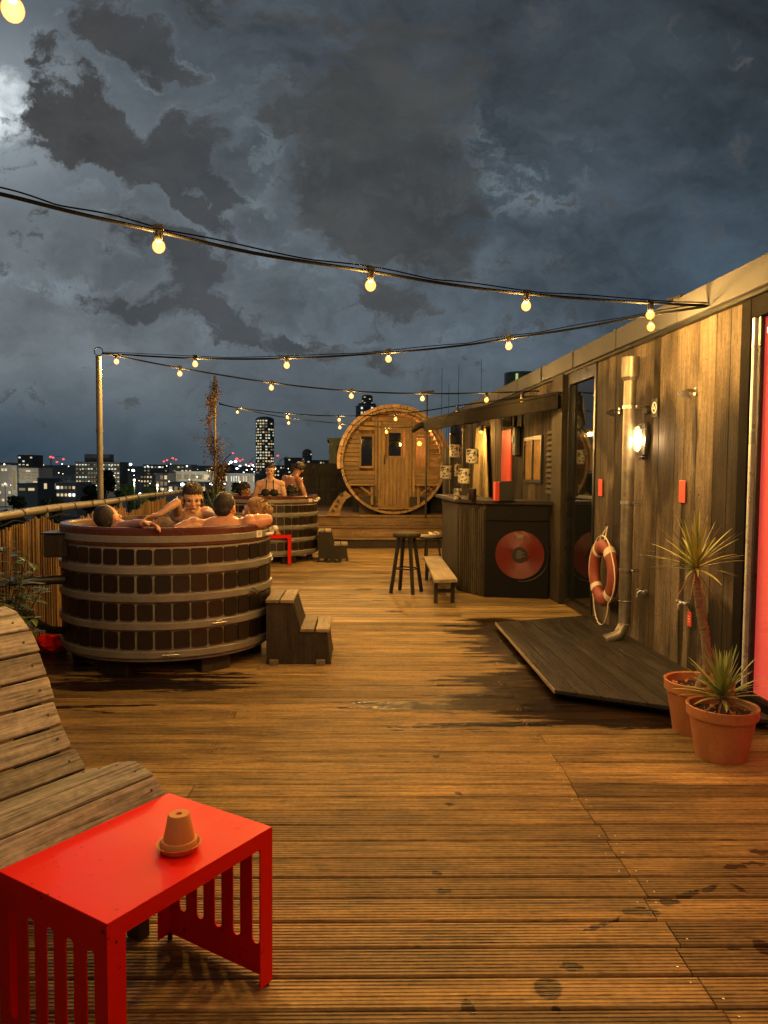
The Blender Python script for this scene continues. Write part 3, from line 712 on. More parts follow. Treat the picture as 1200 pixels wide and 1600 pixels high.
# resample the profile at slat pitch
cum = [0]
for a, b in zip(pro[:-1], pro[1:]): cum.append(cum[-1]+(b-a).length)
def at(s):
    for k in range(len(pro)-1):
        if cum[k+1] >= s or k == len(pro)-2:
            f = (s-cum[k])/(cum[k+1]-cum[k]); return pro[k].lerp(pro[k+1], f)
print('lounger profile', [tuple(round(q, 2) for q in p) for p in pro], cum[-1])
LF = Matrix((eLn, Vector((-eLn.y, eLn.x, 0)), Vector((0, 0, 1)))).transposed()
Wl = 1.05; ns = int(cum[-1]/.092); pit = cum[-1]/ns
for k in range(ns):
    a, b = at(k*pit+.004), at((k+1)*pit-.004)
    d = (b-a).normalized(); mid = (a+b)/2; up = d.cross(eLn).normalized(); up = up if up.z > 0 or abs(up.z) < .2 and up.dot(eWn) < 0 else -up
    e = random.uniform(-.012, .004); w2 = Wl+random.uniform(-.01, .01)
    mb = MB(); c_ = mid-eLn*(w2/2)+eLn*e-up*.011
    mb.box(c_, (w2, (b-a).length, .022), Matrix((eLn, d, eLn.cross(d))).transposed(), bev=.004)
    o = mb.build('slat', M['greywood'], T, frame=LF)
    rot = Matrix((eLn, Vector((-eLn.y, eLn.x, 0)), Vector((0, 0, 1)))).transposed()
    scr = MB(); scr.cyl(LF.inverted()@(mid-eLn*.05+up*.0005-ORG[T.name]), .0045, .002, 8, axis=LF.inverted()@up); scr.cyl(LF.inverted()@(mid-eLn*(w2-.07)+up*.0005-ORG[T.name]), .0045, .002, 8, axis=LF.inverted()@up); scr.build('screw', M['black'], o, origin=(0, 0, 0))
for off in (.06, Wl-.07):
    mb = MB(); top = [at(cum[-1]*k/30)-eLn*off for k in range(31)]; vs = []
    for k, p in enumerate(top):
        tdir = (at(min(cum[-1], cum[-1]*k/30+.01))-at(max(0, cum[-1]*k/30-.01))).normalized(); up = tdir.cross(eLn); up = up if up.z > 0 else -up
        if up.z < .3: up = (up if up.dot(eWn) < 0 else -up)
        p = p-up*.024; lo = p-up*.11
        vs += [p-eLn*.015, p+eLn*.015, lo+eLn*.015, lo-eLn*.015]
    mb.add(vs, [(4*k+j, 4*k+(j+1) % 4, 4*k+4+(j+1) % 4, 4*k+4+j) for k in range(30) for j in range(4)]+[(0, 1, 2, 3), (120, 121, 122, 123)])
    mb.build('side_rail', M['step'], T)
    for s_ in (.10, .42, .80):
        p = at(cum[-1]*s_)-eLn*off; mb = MB(); mb.box((p.x, p.y, (p.z-.10)/2), (.045, .06, max(.05, p.z-.10)), rot, bev=.003); mb.build('leg', M['step'], T)
# ------------------------------------------------------------------ cabin on the right
ZF0, ZF1 = 2.60, 2.775
cab = thing('rooftop_cabin', 'long timber clad rooftop cabin with pale metal roof edge along the right side', 'cabin', (WX, 5, 0))
def wy(px): return X(px, 735, WX).y                          # world y on the wall plane at an image column
yD0, yD1 = wy(930), wy(886)                                   # tall glass panel
def cladding(y0, y1, z0=0., z1=ZF0, seed=1):
    rnd = random.Random(seed); mb = MB(); y = y0
    while y < y1-.01:
        wd = min(rnd.choice((.12, .15, .17, .19)), y1-y)
        if y1-y-wd < .06: wd = y1-y
        o_ = rnd.uniform(0, .010)
        mb.box((WX+.022-o_/2, y+wd/2, (z0+z1)/2), (.030+o_, wd-.004, z1-z0), bev=.003, r=rnd.random()); y += wd
    return mb
yW = wy(1154)
scw = cladding(yW, yD0, seed=3)
mb = cladding(wy(870), 17.5, seed=9)
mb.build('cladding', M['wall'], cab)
rr = random.Random(2)
for k in range(44):
    y_ = yW+.04+k*(yD0-yW-.08)/43
    for z_ in (.35, 1.35, 2.28):
        if rr.random() < .8: scw.cyl((WX+.0035, y_+rr.uniform(-.01, .01), z_+rr.uniform(-.01, .01)), .0042, .004, 7, axis=(-1, 0, 0), mi=1)
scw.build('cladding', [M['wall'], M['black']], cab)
mb = MB(); mb.box((WX+1.96, 9.4, 1.30), (3.7, 17.6, 2.58)); mb.build('wall_core', M['frame'], cab)
# roof edge in sheet lengths and the roof
mb = MB(); y_ = .6
while y_ < 17.8:
    L_ = 1.25; mb.box((WX-.055+.0, y_+L_/2, (ZF0+ZF1)/2), (.07, L_-.006, ZF1-ZF0), bev=.004)
    mb.box((WX-.094, y_+L_-.02, (ZF0+ZF1)/2), (.008, .05, ZF1-ZF0+.004)); y_ += L_
mb.build('roof_edge', M['fascia'], cab)
mb = MB(); mb.box((WX+1.9, 9.2, ZF1-.04), (3.84, 17.4, .06)); mb.build('roof', M['frame'], cab)
mb = MB(); mb.box((WX+.0, 9.2, ZF0-.012), (.10, 17.4, .022)); mb.build('soffit_strip', M['frame'], cab)
# tall glass panel
gp_ = MB(); gp_.box((WX+.03, (yD0+yD1)/2, 1.27), (.012, yD1-yD0-.10, 2.36)); g1 = gp_.build('glass_panel', M['glass'], cab)
mb = MB()
for y_ in (yD0+.028, yD1-.028): mb.box((WX+.018, y_, 1.30), (.06, .05, 2.58), bev=.003)
mb.box((WX+.018, (yD0+yD1)/2, 2.52), (.058, yD1-yD0-.108, .12)); mb.box((WX+.018, (yD0+yD1)/2, .05), (.058, yD1-yD0-.108, .08)); mb.build('frame', M['frame'], g1)
pw = MB(); yp0, yp1 = yD1+.01, wy(869)
pw.box((WX-.015, (yp0+yp1)/2, 1.30), (.10, yp1-yp0-.02, 2.59), bev=.004); pw.build('corner_post', M['barwood'], cab)
# near window with red blind inside
yw0, yw1 = .9, yW-.01
win = MB()
win.box((WX+.02, yW-.06, 1.30), (.07, .11, 2.59), bev=.003); win.box((WX+.02, (yw0+yW-.12)/2, 2.52), (.066, yW-.12-yw0, .13)); 
win.box((WX+.02, (yw0+yW-.12)/2, .06), (.066, yW-.12-yw0, .11))
wf = win.build('window', M['canopy'], cab)
mb = MB(); mb.box((WX+.012, yW-.140, 1.29), (.045, .026, 2.34), bev=.004); mb.build('frame_strip', M['alu'], wf)
mb = MB(); mb.box((WX+.018, yW-.190, 1.29), (.03, .030, 2.34), bev=.004); mb.build('sash', M['frame'], wf)
mb = MB(); mb.box((WX+.03, (yw0+yW-.207)/2, 1.29), (.008, yW-.207-yw0, 2.34)); mb.build('pane', M['clear'], wf)
m, nt = newmat('lit_red_blind'); q = NT(nt)
b_ = q.bsdf((.5, .07, .05), .7); b_.inputs['Emission Color'].default_value = (1, .095, .065, 1); b_.inputs['Emission Strength'].default_value = .52
q.out(b_.outputs[0])
mb = MB(); mb.box((WX+.050, (yw0+yW-.03)/2, 1.29), (.01, yW-.03-yw0, 2.34)); mb.build('red_blind', m, wf)
# ---- things fixed to the wall
def on_wall(px, py, off=0.): return X(px, py, WX-off)
# downpipe
T = thing('downpipe', 'galvanised downpipe with an elbow at the bottom, beside the life ring', 'downpipe', on_wall(975, 960, .09))
pt = on_wall(985, 592, .11); pr = .052
xp = pt.x; yp = pt.y; zt = pt.z
mb = MB(); mb.tube([(xp, yp, zt), (xp, yp, .42)], pr, 20); mb.tube([(xp, yp, .42), (xp, yp, .22), (xp-.02, yp-.01, .16), (xp-.07, yp-.03, .10), (xp-.20, yp-.06, .065)], pr*.98, 20); mb.build('pipe', M['galv'], T, smooth=50)
mb = MB(); mb.lathe((xp, yp, zt-.02), [(pr, 0), (pr+.018, .03), (pr+.022, .035), (pr+.022, .20), (pr+.014, .20), (pr+.01, .05)], 24); mb.build('rain_hopper', M['galv'], T, smooth=30)
for py in (636, 786, 893):
    z_ = X(985, py, xp).z; mb = MB(); mb.lathe((xp, yp, z_), [(pr, -.014), (pr+.006, -.013), (pr+.006, .013), (pr, .014)], 24); mb.box((xp+.06, yp-.01, z_), (.09, .02, .018)); mb.ball((xp+.03, yp-.075, z_), .013, 8, 6); mb.build('bracket', M['steel'], T, smooth=30)
for z_ in (.40, .20):
    mb = MB(); mb.lathe((xp, yp, z_), [(pr, -.004), (pr+.007, 0), (pr, .006)], 24); mb.build('joint_ring', M['galv'], T, smooth=True)
# bulkhead lamp
c = on_wall(996, 686, .09)
T = thing('cage_lamp', 'lit oval bulkhead lamp in a wire cage beside the downpipe', 'wall lamp', c)
mb = MB(); mb.cyl((c.x+.045, c.y, c.z-.0), .055, .04, 20, axis=(1, 0, 0), bev=.005); mb.box((c.x+.06, c.y, c.z), (.03, .10, .28), bev=.01); mb.tube([(c.x+.05, c.y, c.z+.13), (c.x+.05, c.y, c.z+.26)], .012, 10); mb.cyl((c.x+.05, c.y, c.z+.24), .035, .05, 14, axis=(1, 0, 0), bev=.006); mb.build('backplate', M['black'], T, smooth=40)
mb = MB(); mb.ball(c, (.038, .042, .105), 20, 14); mb.build('glass', M['cagelamp'], T, smooth=True)
mb = MB()
for a in (-.9, -.3, .3, .9):
    mb.tube([(c.x+.05-.102*math.cos(a)*math.sin(k*math.pi/10), c.y+.062*math.sin(a)*1.1*math.sin(k*math.pi/10), c.z-.13*math.cos(k*math.pi/10)) for k in range(11)], .0028, 5)
for z_ in (-.06, .02, .08): mb.tube([(c.x+.05-.096*math.cos(a)*math.sqrt(max(0, 1-(z_/.13)**2)), c.y+.068*math.sin(a), c.z+z_) for a in [-1.5+k*.3 for k in range(11)]], .0028, 5)
mb.build('wire_cage', M['steel'], T)
mb = MB(); mb.box((c.x+.05, c.y, c.z-.155), (.05, .07, .03), bev=.006); mb.build('clip', M['black'], T)
CAGE = c.copy(); lamp('cage_lamp_light', c+Vector((-.0, 0, -.01)), 13, T, (1, .62, .28), .03)
# shower heads
def shower(px, py, label):
    c = on_wall(px, py, .0); T = thing('wall_shower', label, 'shower', c, 'showers on the timber wall')
    mb = MB(); mb.tube([c+Vector((.01, 0, .0)), c+Vector((-.05, 0, .012)), c+Vector((-.09, -.0, .0))], .012, 10); mb.cyl(c+Vector((.012, 0, 0)), .028, .02, 16, axis=(-1, 0, 0)); mb.build('arm', M['steel'], T, smooth=40)
    mb = MB(); mb.lathe(c+Vector((-.085, 0, -.03)), [(1e-4, .035), (.018, .034), (.03, .024), (.048, .006), (.05, 0), (.047, -.003), (1e-4, -.003)], 22, axis=Vector((.45, .0, 1))); mb.build('head', M['steel'], T, smooth=40)
shower(1087, 612, 'chrome shower head high on the wall above the red sign and tall yucca')
shower(968, 642, 'dark small shower head on the wall left of the downpipe')
# taps
def tap(px, py, label):
    c = on_wall(px, py, .0); T = thing('wall_tap', label, 'tap', c, 'shower taps on the timber wall')
    mb = MB(); mb.cyl(c, .022, .012, 16, axis=(-1, 0, 0)); mb.tube([c, c+Vector((-.06, 0, 0)), c+Vector((-.075, 0, -.012)), c+Vector((-.078, 0, -.05))], .011, 10); mb.build('spout', M['steel'], T, smooth=40)
    mb = MB(); mb.tube([c+Vector((-.045, -.055, .0)), c+Vector((-.045, .055, .0))], .010, 10); mb.cyl(c+Vector((-.045, -.055, 0)), .017, .022, 12, axis=(0, -1, 0), bev=.003); mb.cyl(c+Vector((-.045, .055, 0)), .017, .022, 12, axis=(0, 1, 0), bev=.003); mb.build('handle', M['steel'], T, smooth=40)
    return c
tap(1010, 924, 'chrome cross-handled tap low on the wall right of the downpipe')
tc2 = tap(1076, 942, 'chrome tap behind the trunk of the tall yucca')
# signs
def plate(px, py, w, h, mat, name, label, cat, off=.008):
    c = on_wall(px, py, off); mb = MB(); mb.box(c, (.006, w, h), bev=.002); o = mb.build(name, mat, origin=c); tag(o, label, cat); return o, c
plate(1066, 768, .10, .165, M['redsign'], 'red_sign', 'plain red rectangular sign on the timber wall under the right shower head', 'sign', .012)
plate(938, 762, .11, .165, M['redsign'], 'red_sign', 'smaller looking red sign on the wall beside the tall dark glass panel', 'sign', .012)
o, c = plate(1077, 967, .060, .105, M['redsign'], 'red_tag', 'little red tag hanging below the tap behind the tall yucca', 'tag', .03)
mb = MB(); mb.tube([c+Vector((0, 0, .05)), c+Vector((-.02, 0, .09))], .0015, 5); mb.build('string', M['cream'], o)
mb = MB()
for z_, w_ in ((.02, .03), (.0, .034), (-.02, .022)): mb.box(c+Vector((-.0042, 0, z_)), (.001, w_, .006))
mb.build('print_line', M['white'], o)
o, c = plate(1023, 637, .115, .15, M['black'], 'no_smoking_sign', 'black plate with a white no smoking symbol right of the cage lamp', 'sign', .010)
mb = MB(); mb.lathe(c+Vector((-.0036, 0, 0)), [(.036, 0), (.047, 0), (.047, .001), (.036, .001), (.036, 0)], 36, axis=(-1, 0, 0))
mb.box(c+Vector((-.0042, 0, 0)), (.0014, .082, .010), (R(45), 0, 0)); mb.box(c+Vector((-.0042, .004, -.004)), (.001, .046, .010)); mb.tube([c+Vector((-.0042, -.02, .004)), c+Vector((-.0042, -.024, .016)), c+Vector((-.0042, -.016, .024))], .002, 5)
mb.build('symbol', M['white'], o)
# life ring
c = on_wall(943, 895, .10); T = thing('life_ring', 'orange life ring with white bands and rope hanging on a wall hook', 'life ring', c)
Rm, rm = .245, .068
mb = MB(); n_ = 64
for part, mat_, rg in (('ring_body', M['ring'], 0),):
    pts = [c+Vector((0, Rm*math.sin(a), Rm*math.cos(a))) for a in [2*math.pi*k/n_ for k in range(n_)]]; vs = []
    for k, p in enumerate(pts):
        rd = (p-c).normalized()
        for j in range(16):
            b = 2*math.pi*j/16; vs.append(p+rd*math.cos(b)*rm+Vector((1, 0, 0))*math.sin(b)*rm*.72)
    mb.add(vs, [(k*16+j, k*16+(j+1) % 16, ((k+1) % n_)*16+(j+1) % 16, ((k+1) % n_)*16+j) for k in range(n_) for j in range(16)])
mb.build('ring_body', M['ring'], T, smooth=True)
for a0 in (.62, 2.3, 3.95, 5.6):
    mb = MB(); vs = []
    for k in range(5):
        a = a0-.12+.06*k; p = c+Vector((0, Rm*math.sin(a), Rm*math.cos(a))); rd = (p-c).normalized()
        for j in range(16): b = 2*math.pi*j/16; vs.append(p+rd*math.cos(b)*(rm+.003)+Vector((1, 0, 0))*math.sin(b)*(rm*.72+.003))
    mb.add(vs, [(k*16+j, k*16+(j+1) % 16, (k+1)*16+(j+1) % 16, (k+1)*16+j) for k in range(4) for j in range(16)]); mb.build('band', M['cream'], T, smooth=True)
mb = MB(); pts = []
for k in range(49):
    a = 2*math.pi*k/48; sag = .03*abs(math.sin(2*(a-.62))) + (.14 if 2.5 < a < 3.8 else 0)*math.sin((a-2.5)/1.3*math.pi)
    rr_ = Rm+rm+.004+sag; pts.append(c+Vector((-.02, rr_*math.sin(a), rr_*math.cos(a))))
mb.tube(pts, .0065, 8); mb.tube([c+Vector((-.02, -.06, Rm+.06)), c+Vector((.03, .0, Rm+.20)), c+Vector((-.02, .06, Rm+.06))], .006, 8); mb.build('rope', M['cream'], T, smooth=True)
mb = MB(); mb.tube([c+Vector((.10, 0, Rm+.20)), c+Vector((.0, 0, Rm+.195)), c+Vector((-.005, 0, Rm+.225))], .007, 8); mb.build('hook', M['steel'], T, smooth=True)
# small roof bits
mb = MB(); c = X(1070, 470, WX-.1); mb.box((WX-.08, wy(1066), ZF1+.012), (.05, .22, .022), (R(6), 0, 0), bev=.004); o = mb.build('roof_bracket', M['black'], origin=(WX-.08, wy(1066), ZF1)); tag(o, 'small black bracket lying on the pale roof edge above the cables', 'bracket')
# ------------------------------------------------------------------ shower platform
T = thing('shower_platform', 'low dark ribbed decking platform under the wall showers with a wet floor around it', 'platform', G(950, 1040))
zt_ = .075
FL, NL = G(775, 972, zt_), G(868, 1078, zt_)
nr_, fr_ = G(1075, 1107, zt_), G(895, 963, zt_)
def ext(a, b): f = (WX-.03-a.x)/(b.x-a.x); return a.lerp(b, f)
NR, FR = ext(NL, nr_), ext(FL, fr_)
print('platform', FL, NL, NR, FR)
nb = 9
for k in range(nb):
    a, b = k/nb+.002, (k+1)/nb-.002
    q4 = [NL.lerp(NR, a), NL.lerp(NR, b), FL.lerp(FR, b), FL.lerp(FR, a)]
    mb = MB(); ng = 9
    vs = []; nn = Vector((0, 0, 1))
    for e0, e1 in ((q4[0], q4[1]), (q4[3], q4[2])):
        row = [e0-nn*.024]
        for j in range(ng):
            for f_, dz in ((.0, 0), (.55, 0), (.62, -.004), (.93, -.004)): row.append(e0.lerp(e1, (j+f_)/ng)+nn*dz)
        row += [e1, e1-nn*.024]; vs += row
    n_ = len(vs)//2; mb.add(vs, [(i_, i_+1, n_+i_+1, n_+i_) for i_ in range(n_-1)]+[list(range(n_)), list(range(n_, 2*n_))[::-1], (0, n_-1, 2*n_-1, n_)])
    mb.build('board', M['darkdeck'], T)
dz_ = Vector((0, 0, -.050))
for a, b, nm in ((NL, FL, 'edge_trim'), ):
    mb = MB(); d_ = (b-a).normalized(); mb.beam(a+Vector((-.006, 0, -.012)), b+Vector((-.006, 0, -.012)), .006, .026); mb.build('edge_trim', M['alu'] if False else M['benchwood'], T)
for f_ in (.05, .35, .65, .95):
    mb = MB(); a, b = NL.lerp(FL, f_), NR.lerp(FR, f_); mb.beam(a+Vector((.10, 0, -.050)), b+Vector((-.05, 0, -.050)), .045, .048); mb.build('bearer', M['black'], T)
# ------------------------------------------------------------------ yuccas in pots
def pot(T, c, r, h):
    mb = MB(); mb.lathe(c, [(1e-4, .004), (r*.70, .004), (r*.72, .0), (r*.93, h*.80), (r, h*.81), (r*1.02, h), (r*.99, h*1.01), (r*.93, h*.99), (r*.90, h*.86), (r*.88, h*.80)], 56); mb.build('pot', M['pot'], T, smooth=35)
    mb = MB(); n_ = 26; vs = []; rr2 = random.Random(int(c.x*100))
    for i_ in range(11):
        for k in range(n_):
            rad = r*.885*i_/10; a = 2*math.pi*k/n_; p = Vector((rad*math.cos(a), rad*math.sin(a), 0))
            z_ = h*.84+.018*noise.noise(p*22+c)+.010*noise.noise(p*60)
            vs.append(c+p+Vector((0, 0, z_)))
    mb.add(vs, [(i_*n_+k, i_*n_+(k+1) % n_, (i_+1)*n_+(k+1) % n_, (i_+1)*n_+k) for i_ in range(10) for k in range(n_)])
    so_ = mb.build('soil', M['soil'], T, smooth=True)
    mb = MB()
    for k in range(46):
        a = rr2.uniform(0, 6.28); rad = r*.83*math.sqrt(rr2.random()); s_ = rr2.uniform(.004, .011)
        mb.ball(c+Vector((rad*math.cos(a), rad*math.sin(a), h*.84+.008)), (s_, s_*rr2.uniform(.6, 1.2), s_*.6), 6, 4, rot=Euler((rr2.random()*3, rr2.random()*3, 0)).to_matrix())
    mb.build('bark_chips', M['terra'], so_)
def blade(mb, base, d, L, w, droop, fold=.35, r=None):
    d = d.normalized(); side = d.cross(Vector((0, 0, 1)))
    side = side.normalized() if side.length > 1e-3 else Vector((1, 0, 0))
    n = 7; vs = []; p = base.copy(); dd = d.copy()
    for k in range(n+1):
        f = k/n; ww = w*(.55+.9*f if f < .35 else (1-f)**.75*1.25)*.9+.0006
        up = side.cross(dd).normalized()
        vs += [p-side*ww, p-up*ww*fold, p+side*ww]
        p = p+dd*(L/n); dd = (dd+Vector((0, 0, -droop/n*(.3+f)))).normalized()
    mb.add(vs, [(3*k+j, 3*k+j+1, 3*k+4+j, 3*k+3+j) for k in range(n) for j in (0, 1)], 0, r)
c = G(1112, 1158)+Vector((0, .17, 0)); rr3 = random.Random(5)
T = thing('potted_yucca', 'tall bare-trunked yucca with a spiky yellow-green tuft in the rear terracotta pot', 'potted plant', c, 'potted yuccas by the window')
pot(T, c, .19, .30)
Dp = (c-O).dot(FH); trk = [c+Vector((0, 0, .24)), P(1106, 1040, Dp), P(1101, 985, Dp), P(1092, 945, Dp), P(1088, 912, Dp), P(1087, 884, Dp)]
top = trk[-1]; mb = MB(); pts = []; rads = []
for k in range(60):
    f = k/59*(len(trk)-1); i_ = min(int(f), len(trk)-2); p = trk[i_].lerp(trk[i_+1], f-i_); pts.append(p); rads.append(.028-.011*k/59+.0028*(k % 2)+random.uniform(-.001, .001))
mb.tube(pts, rads, 12); mb.build('trunk', M['trunk'], T, smooth=25)
mb = MB()
for k in range(58):
    f = k/58; el = R(86-f*88+rr3.uniform(-6, 6)); az = k*2.399+rr3.uniform(-.2, .2)
    d = Vector((math.cos(az)*math.cos(el), math.sin(az)*math.cos(el), math.sin(el))); blade(mb, top+Vector((0, 0, .01-f*.03)), d, rr3.uniform(.25, .34), .0125, .25+.5*f, r=rr3.random())
mb.build('leaves', M['yucca'], T)
mb = MB()
for k in range(9):
    az = k*.75+.3; d = Vector((math.cos(az)*.5, math.sin(az)*.5, -.5)); blade(mb, top-Vector((0, 0, .03)), d, rr3.uniform(.16, .32), .004, 1.3)
mb.build('dead_leaves', M['yuccad'], T)
c = G(1150, 1199)+Vector((0, .155, 0))
T = thing('potted_yucca', 'short stemless yucca with striped leaves in the front orange plastic pot', 'potted plant', c, 'potted yuccas by the window')
pot(T, c, .178, .275)
top = c+Vector((.0, .0, .33)); mb = MB(); mb.tube([c+Vector((0, 0, .22)), c+Vector((.004, 0, .28)), top], [.024, .021, .018], 12); mb.build('trunk', M['trunk'], T, smooth=True)
mb = MB()
for k in range(54):
    f = k/54; el = R(84-f*80+rr3.uniform(-6, 6)); az = k*2.399+rr3.uniform(-.2, .2)
    d = Vector((math.cos(az)*math.cos(el), math.sin(az)*math.cos(el), math.sin(el))); blade(mb, top+Vector((0, 0, .01-f*.035)), d, rr3.uniform(.20, .29), .0150, .3+.5*f, r=rr3.random())
mb.build('leaves', M['yucca2'], T)
mb = MB()
for k in range(8):
    az = k*.8; d = Vector((math.cos(az)*.6, math.sin(az)*.6, -.25)); blade(mb, top-Vector((0, 0, .03)), d, rr3.uniform(.10, .2), .006, 1.1)
mb.build('dead_leaves', M['yuccad'], T)
# leafy plant at the left edge
c = G(5, 1120)+Vector((-.02, .1, 0)); T = thing('leafy_shrub', 'dark green leafy shrub cut off by the left picture edge beside the lounger', 'shrub', (c.x, c.y, 0))
mb = MB(); lv = MB()
for k in range(16):
    az = rr3.uniform(-2.2, 2.0); tip = c+Vector((math.cos(az)*rr3.uniform(.05, .24), math.sin(az)*.18, rr3.uniform(.55, 1.12))); a = c+Vector((0, 0, 0))
    mid = a.lerp(tip, .6)+Vector((rr3.uniform(-.05, .05), 0, .08)); mb.tube([a, mid, tip], [.007, .005, .002], 6)
    for j in range(11):
        p = mid.lerp(tip, rr3.random()*1.05); a2 = rr3.uniform(0, 6.28); blade(lv, p, Vector((math.cos(a2), math.sin(a2), rr3.uniform(-.2, .5))), rr3.uniform(.07, .13), rr3.uniform(.018, .028), .8, .2)
mb.build('stems', M['vinestem'], T); lv.build('leaves', M['plant'], T)
# ------------------------------------------------------------------ bar
T = thing('outdoor_bar', 'dark wooden bar counter with ribbed side and a black front panel bearing a red disc', 'bar', G(760, 930))
b0 = G(868, 936); b1 = G(757, 933); b2 = G(715, 922); b3 = G(691, 893); b0.x = WX-.09
zc = 1.11
def wallseg(a, b, z0, z1, th=.03, name='side_panel', mat=None, par=T):
    d = (b-a); d.z = 0; L_ = d.length; d.normalize(); nn = Vector((d.y, -d.x, 0)); 
    if nn.dot(O-a) < 0: nn = -nn
    mb = MB(); mb.box((a+b)/2*1+Vector((0, 0, (z0+z1)/2))-nn*th/2, (L_, th, z1-z0), Matrix((d, Vector((-d.y, d.x, 0)), Vector((0, 0, 1)))).transposed(), bev=.003)
    return mb, d, nn, L_
mb, d, nn, L_ = wallseg(b1, b0, 0, zc); bk = mb.build('front_panel', M['blackboard'], T)
mid = (b1+b0)/2; rc = PL(812, 867, b1, nn)
for rad, th, mt, nm in ((.345, .006, M['frame'], 'disc_shadow_ring'), (.285, .010, M['redpanel'], 'red_disc'), (.094, .013, M['black'], 'disc_label')):
    q_ = MB(); q_.cyl(rc+nn*.001, rad, th, 64, axis=nn)
    if nm == 'disc_shadow_ring': continue
    if nm == 'red_disc':
        rd_ = plain('red_vinyl', (.13, .013, .008), .35, 0, .12, 5); q_ = MB(); prf = [(1e-4, th)]
        rr_ = .10
        while rr_ < .28: prf += [(rr_, th), (rr_+.004, th-.0012)]; rr_ += .009
        prf += [(.283, th), (.285, th-.002), (.285, 0)]; q_.lathe(rc+nn*.001, prf, 72, axis=nn); ob = q_.build(nm, rd_, T, smooth=20); RD = ob
    else: ob = q_.build(nm, M['tile'], RD)
q_ = MB(); side_ = Vector((d.x, d.y, 0))
for k, w_ in enumerate((.05, .09, .07, .10, .06)): q_.box(rc+nn*.0152+Vector((0, 0, .045-.02*k))+side_*(.01 if k % 2 else -.008), (w_, .001, .006), Matrix((side_, nn, Vector((0, 0, 1)))).transposed())
q_.box(rc+nn*.0125+Vector((0, 0, .215)), (.075, .001, .035), Matrix((side_, nn, Vector((0, 0, 1)))).transposed()); q_.build('print_line', M['hoop'], RD)
q_ = MB(); q_.lathe(rc+nn*.004+side_*.03-Vector((0, 0, .012)), [(.298, 0), (.304, .003), (.310, 0)], 40, axis=nn, a0=-1.9, a1=.2); q_.build('arc_line', M['frame'], bk)
q_ = MB(); q_.box(mid+nn*.012+Vector((0, 0, 1.0)), (L_-.02, .02, .17), Matrix((d, Vector((-d.y, d.x, 0)), Vector((0, 0, 1)))).transposed(), bev=.004); q_.build('top_rail', M['blackboard'], T)
mb, d2, n2, L2 = wallseg(b2, b1, 0, zc)
nr = int(L2/.045)
for k in range(nr): mb.beam(b2.lerp(b1, (k+.5)/nr)+n2*.012+Vector((0, 0, .01)), b2.lerp(b1, (k+.5)/nr)+n2*.012+Vector((0, 0, zc-.06)), .022, .030, up=d2)
mb.build('ribbed_panel', M['barwood'], T)
mb, d3, n3, L3 = wallseg(b3, b2, 0, zc); mb.build('side_panel', M['barwood'], T)
b4 = b3+Vector((.55, .2, 0)); b5 = Vector((WX-.06, b3.y+.1, 0))
ov = .035; top = [b0+nn*.05+Vector((0.02, 0, 0)), b1+(nn+n2)*ov*.8, b2+(n2+n3)*ov*.8, b3+n3*ov*1.2+Vector((-.06, .1, 0)), b3+Vector((.45, .25, 0)), b2+Vector((.50, .35, 0)), b1+Vector((.15, .45, 0)), b0+Vector((0.02, .5, 0))]
mb = MB(); mb.prism([(p.x, p.y) for p in top], zc+.002, zc+.042); mb.build('counter_top', M['step'], T)
# items on and around the bar
def box_thing(px, py, D, sz, mat, name, label, cat, rz=0):
    p = P(px, py, D); mb = MB(); mb.box(p, sz, (0, 0, rz), bev=.004); o = mb.build(name, mat, origin=p); return tag(o, label, cat), p
Zc = zc+.044
def on_counter(px, py): return G(px, py, Zc)
p = on_counter(793, 783); o = thing('black_menu_box', 'black box with a red side standing on the bar counter', 'box', p)
mb = MB(); mb.box(p+Vector((0, .08, .115)), (.175, .12, .23), bev=.004); mb.build('box_body', M['black'], o)
mb = MB(); mb.box(p+Vector((-.115, .08, .11)), (.05, .11, .22), bev=.003); mb.build('red_side', M['redpanel'], o)
# patterned tin lanterns hung from the canopy edge
def lantmat():
    m, nt = newmat('patterned_paper'); q = NT(nt); co = q.n('ShaderNodeTexCoord').outputs['Object']
    n = q.noise(q.mapping(co, sc=(1, 1, 1.6)), 22, 3, .6, .8); f = q.mapr(n.outputs[0], .50, .53)
    b_ = q.bsdf(q.mix(f, (.38, .35, .28), (.02, .03, .02)), .6)
    q.out(b_.outputs[0]); return m
LM = lantmat()
lant = [(711, 705, 12.0, 'upper'), (738, 713, 10.6, 'wide'), (697, 738, 11.6, 'low left'), (725, 744, 10.2, 'lowest'), (712, 735, 12.6, 'rear')]
names = ['patterned tin lantern hanging highest beside the sauna window', 'patterned tin lantern right of the bar post, tucked under the canopy', 'patterned tin lantern farthest left over the bar end', 'pale tin lantern with dark dots hanging lowest over the counter', 'shadowed tin lantern behind the bar post']
for (px, py, D, _), nm in zip(lant, names):
    p = P(px, py, D); s_ = .085 if nm[0:4] != 'pale' else .08; o = thing('tin_lantern', nm, 'lantern', p, 'patterned tin lanterns over the bar')
    mb = MB(); mb.lathe(p, [(s_*.92, -.10), (s_, -.098), (s_, .098), (s_*.92, .10)], 28); mb.lathe(p, [(1e-4, -.097), (s_*.93, -.099)], 28); mb.build('shade', LM, o, smooth=40)
    mb = MB(); mb.tube([p+Vector((0, 0, .095)), Vector((p.x, p.y, 2.22))], .003, 5); mb.tube([p+Vector((-s_*.92, 0, .098)), p+Vector((0, 0, .13)), p+Vector((s_*.92, 0, .098))], .003, 5); mb.build('cord', M['rubber'], o)
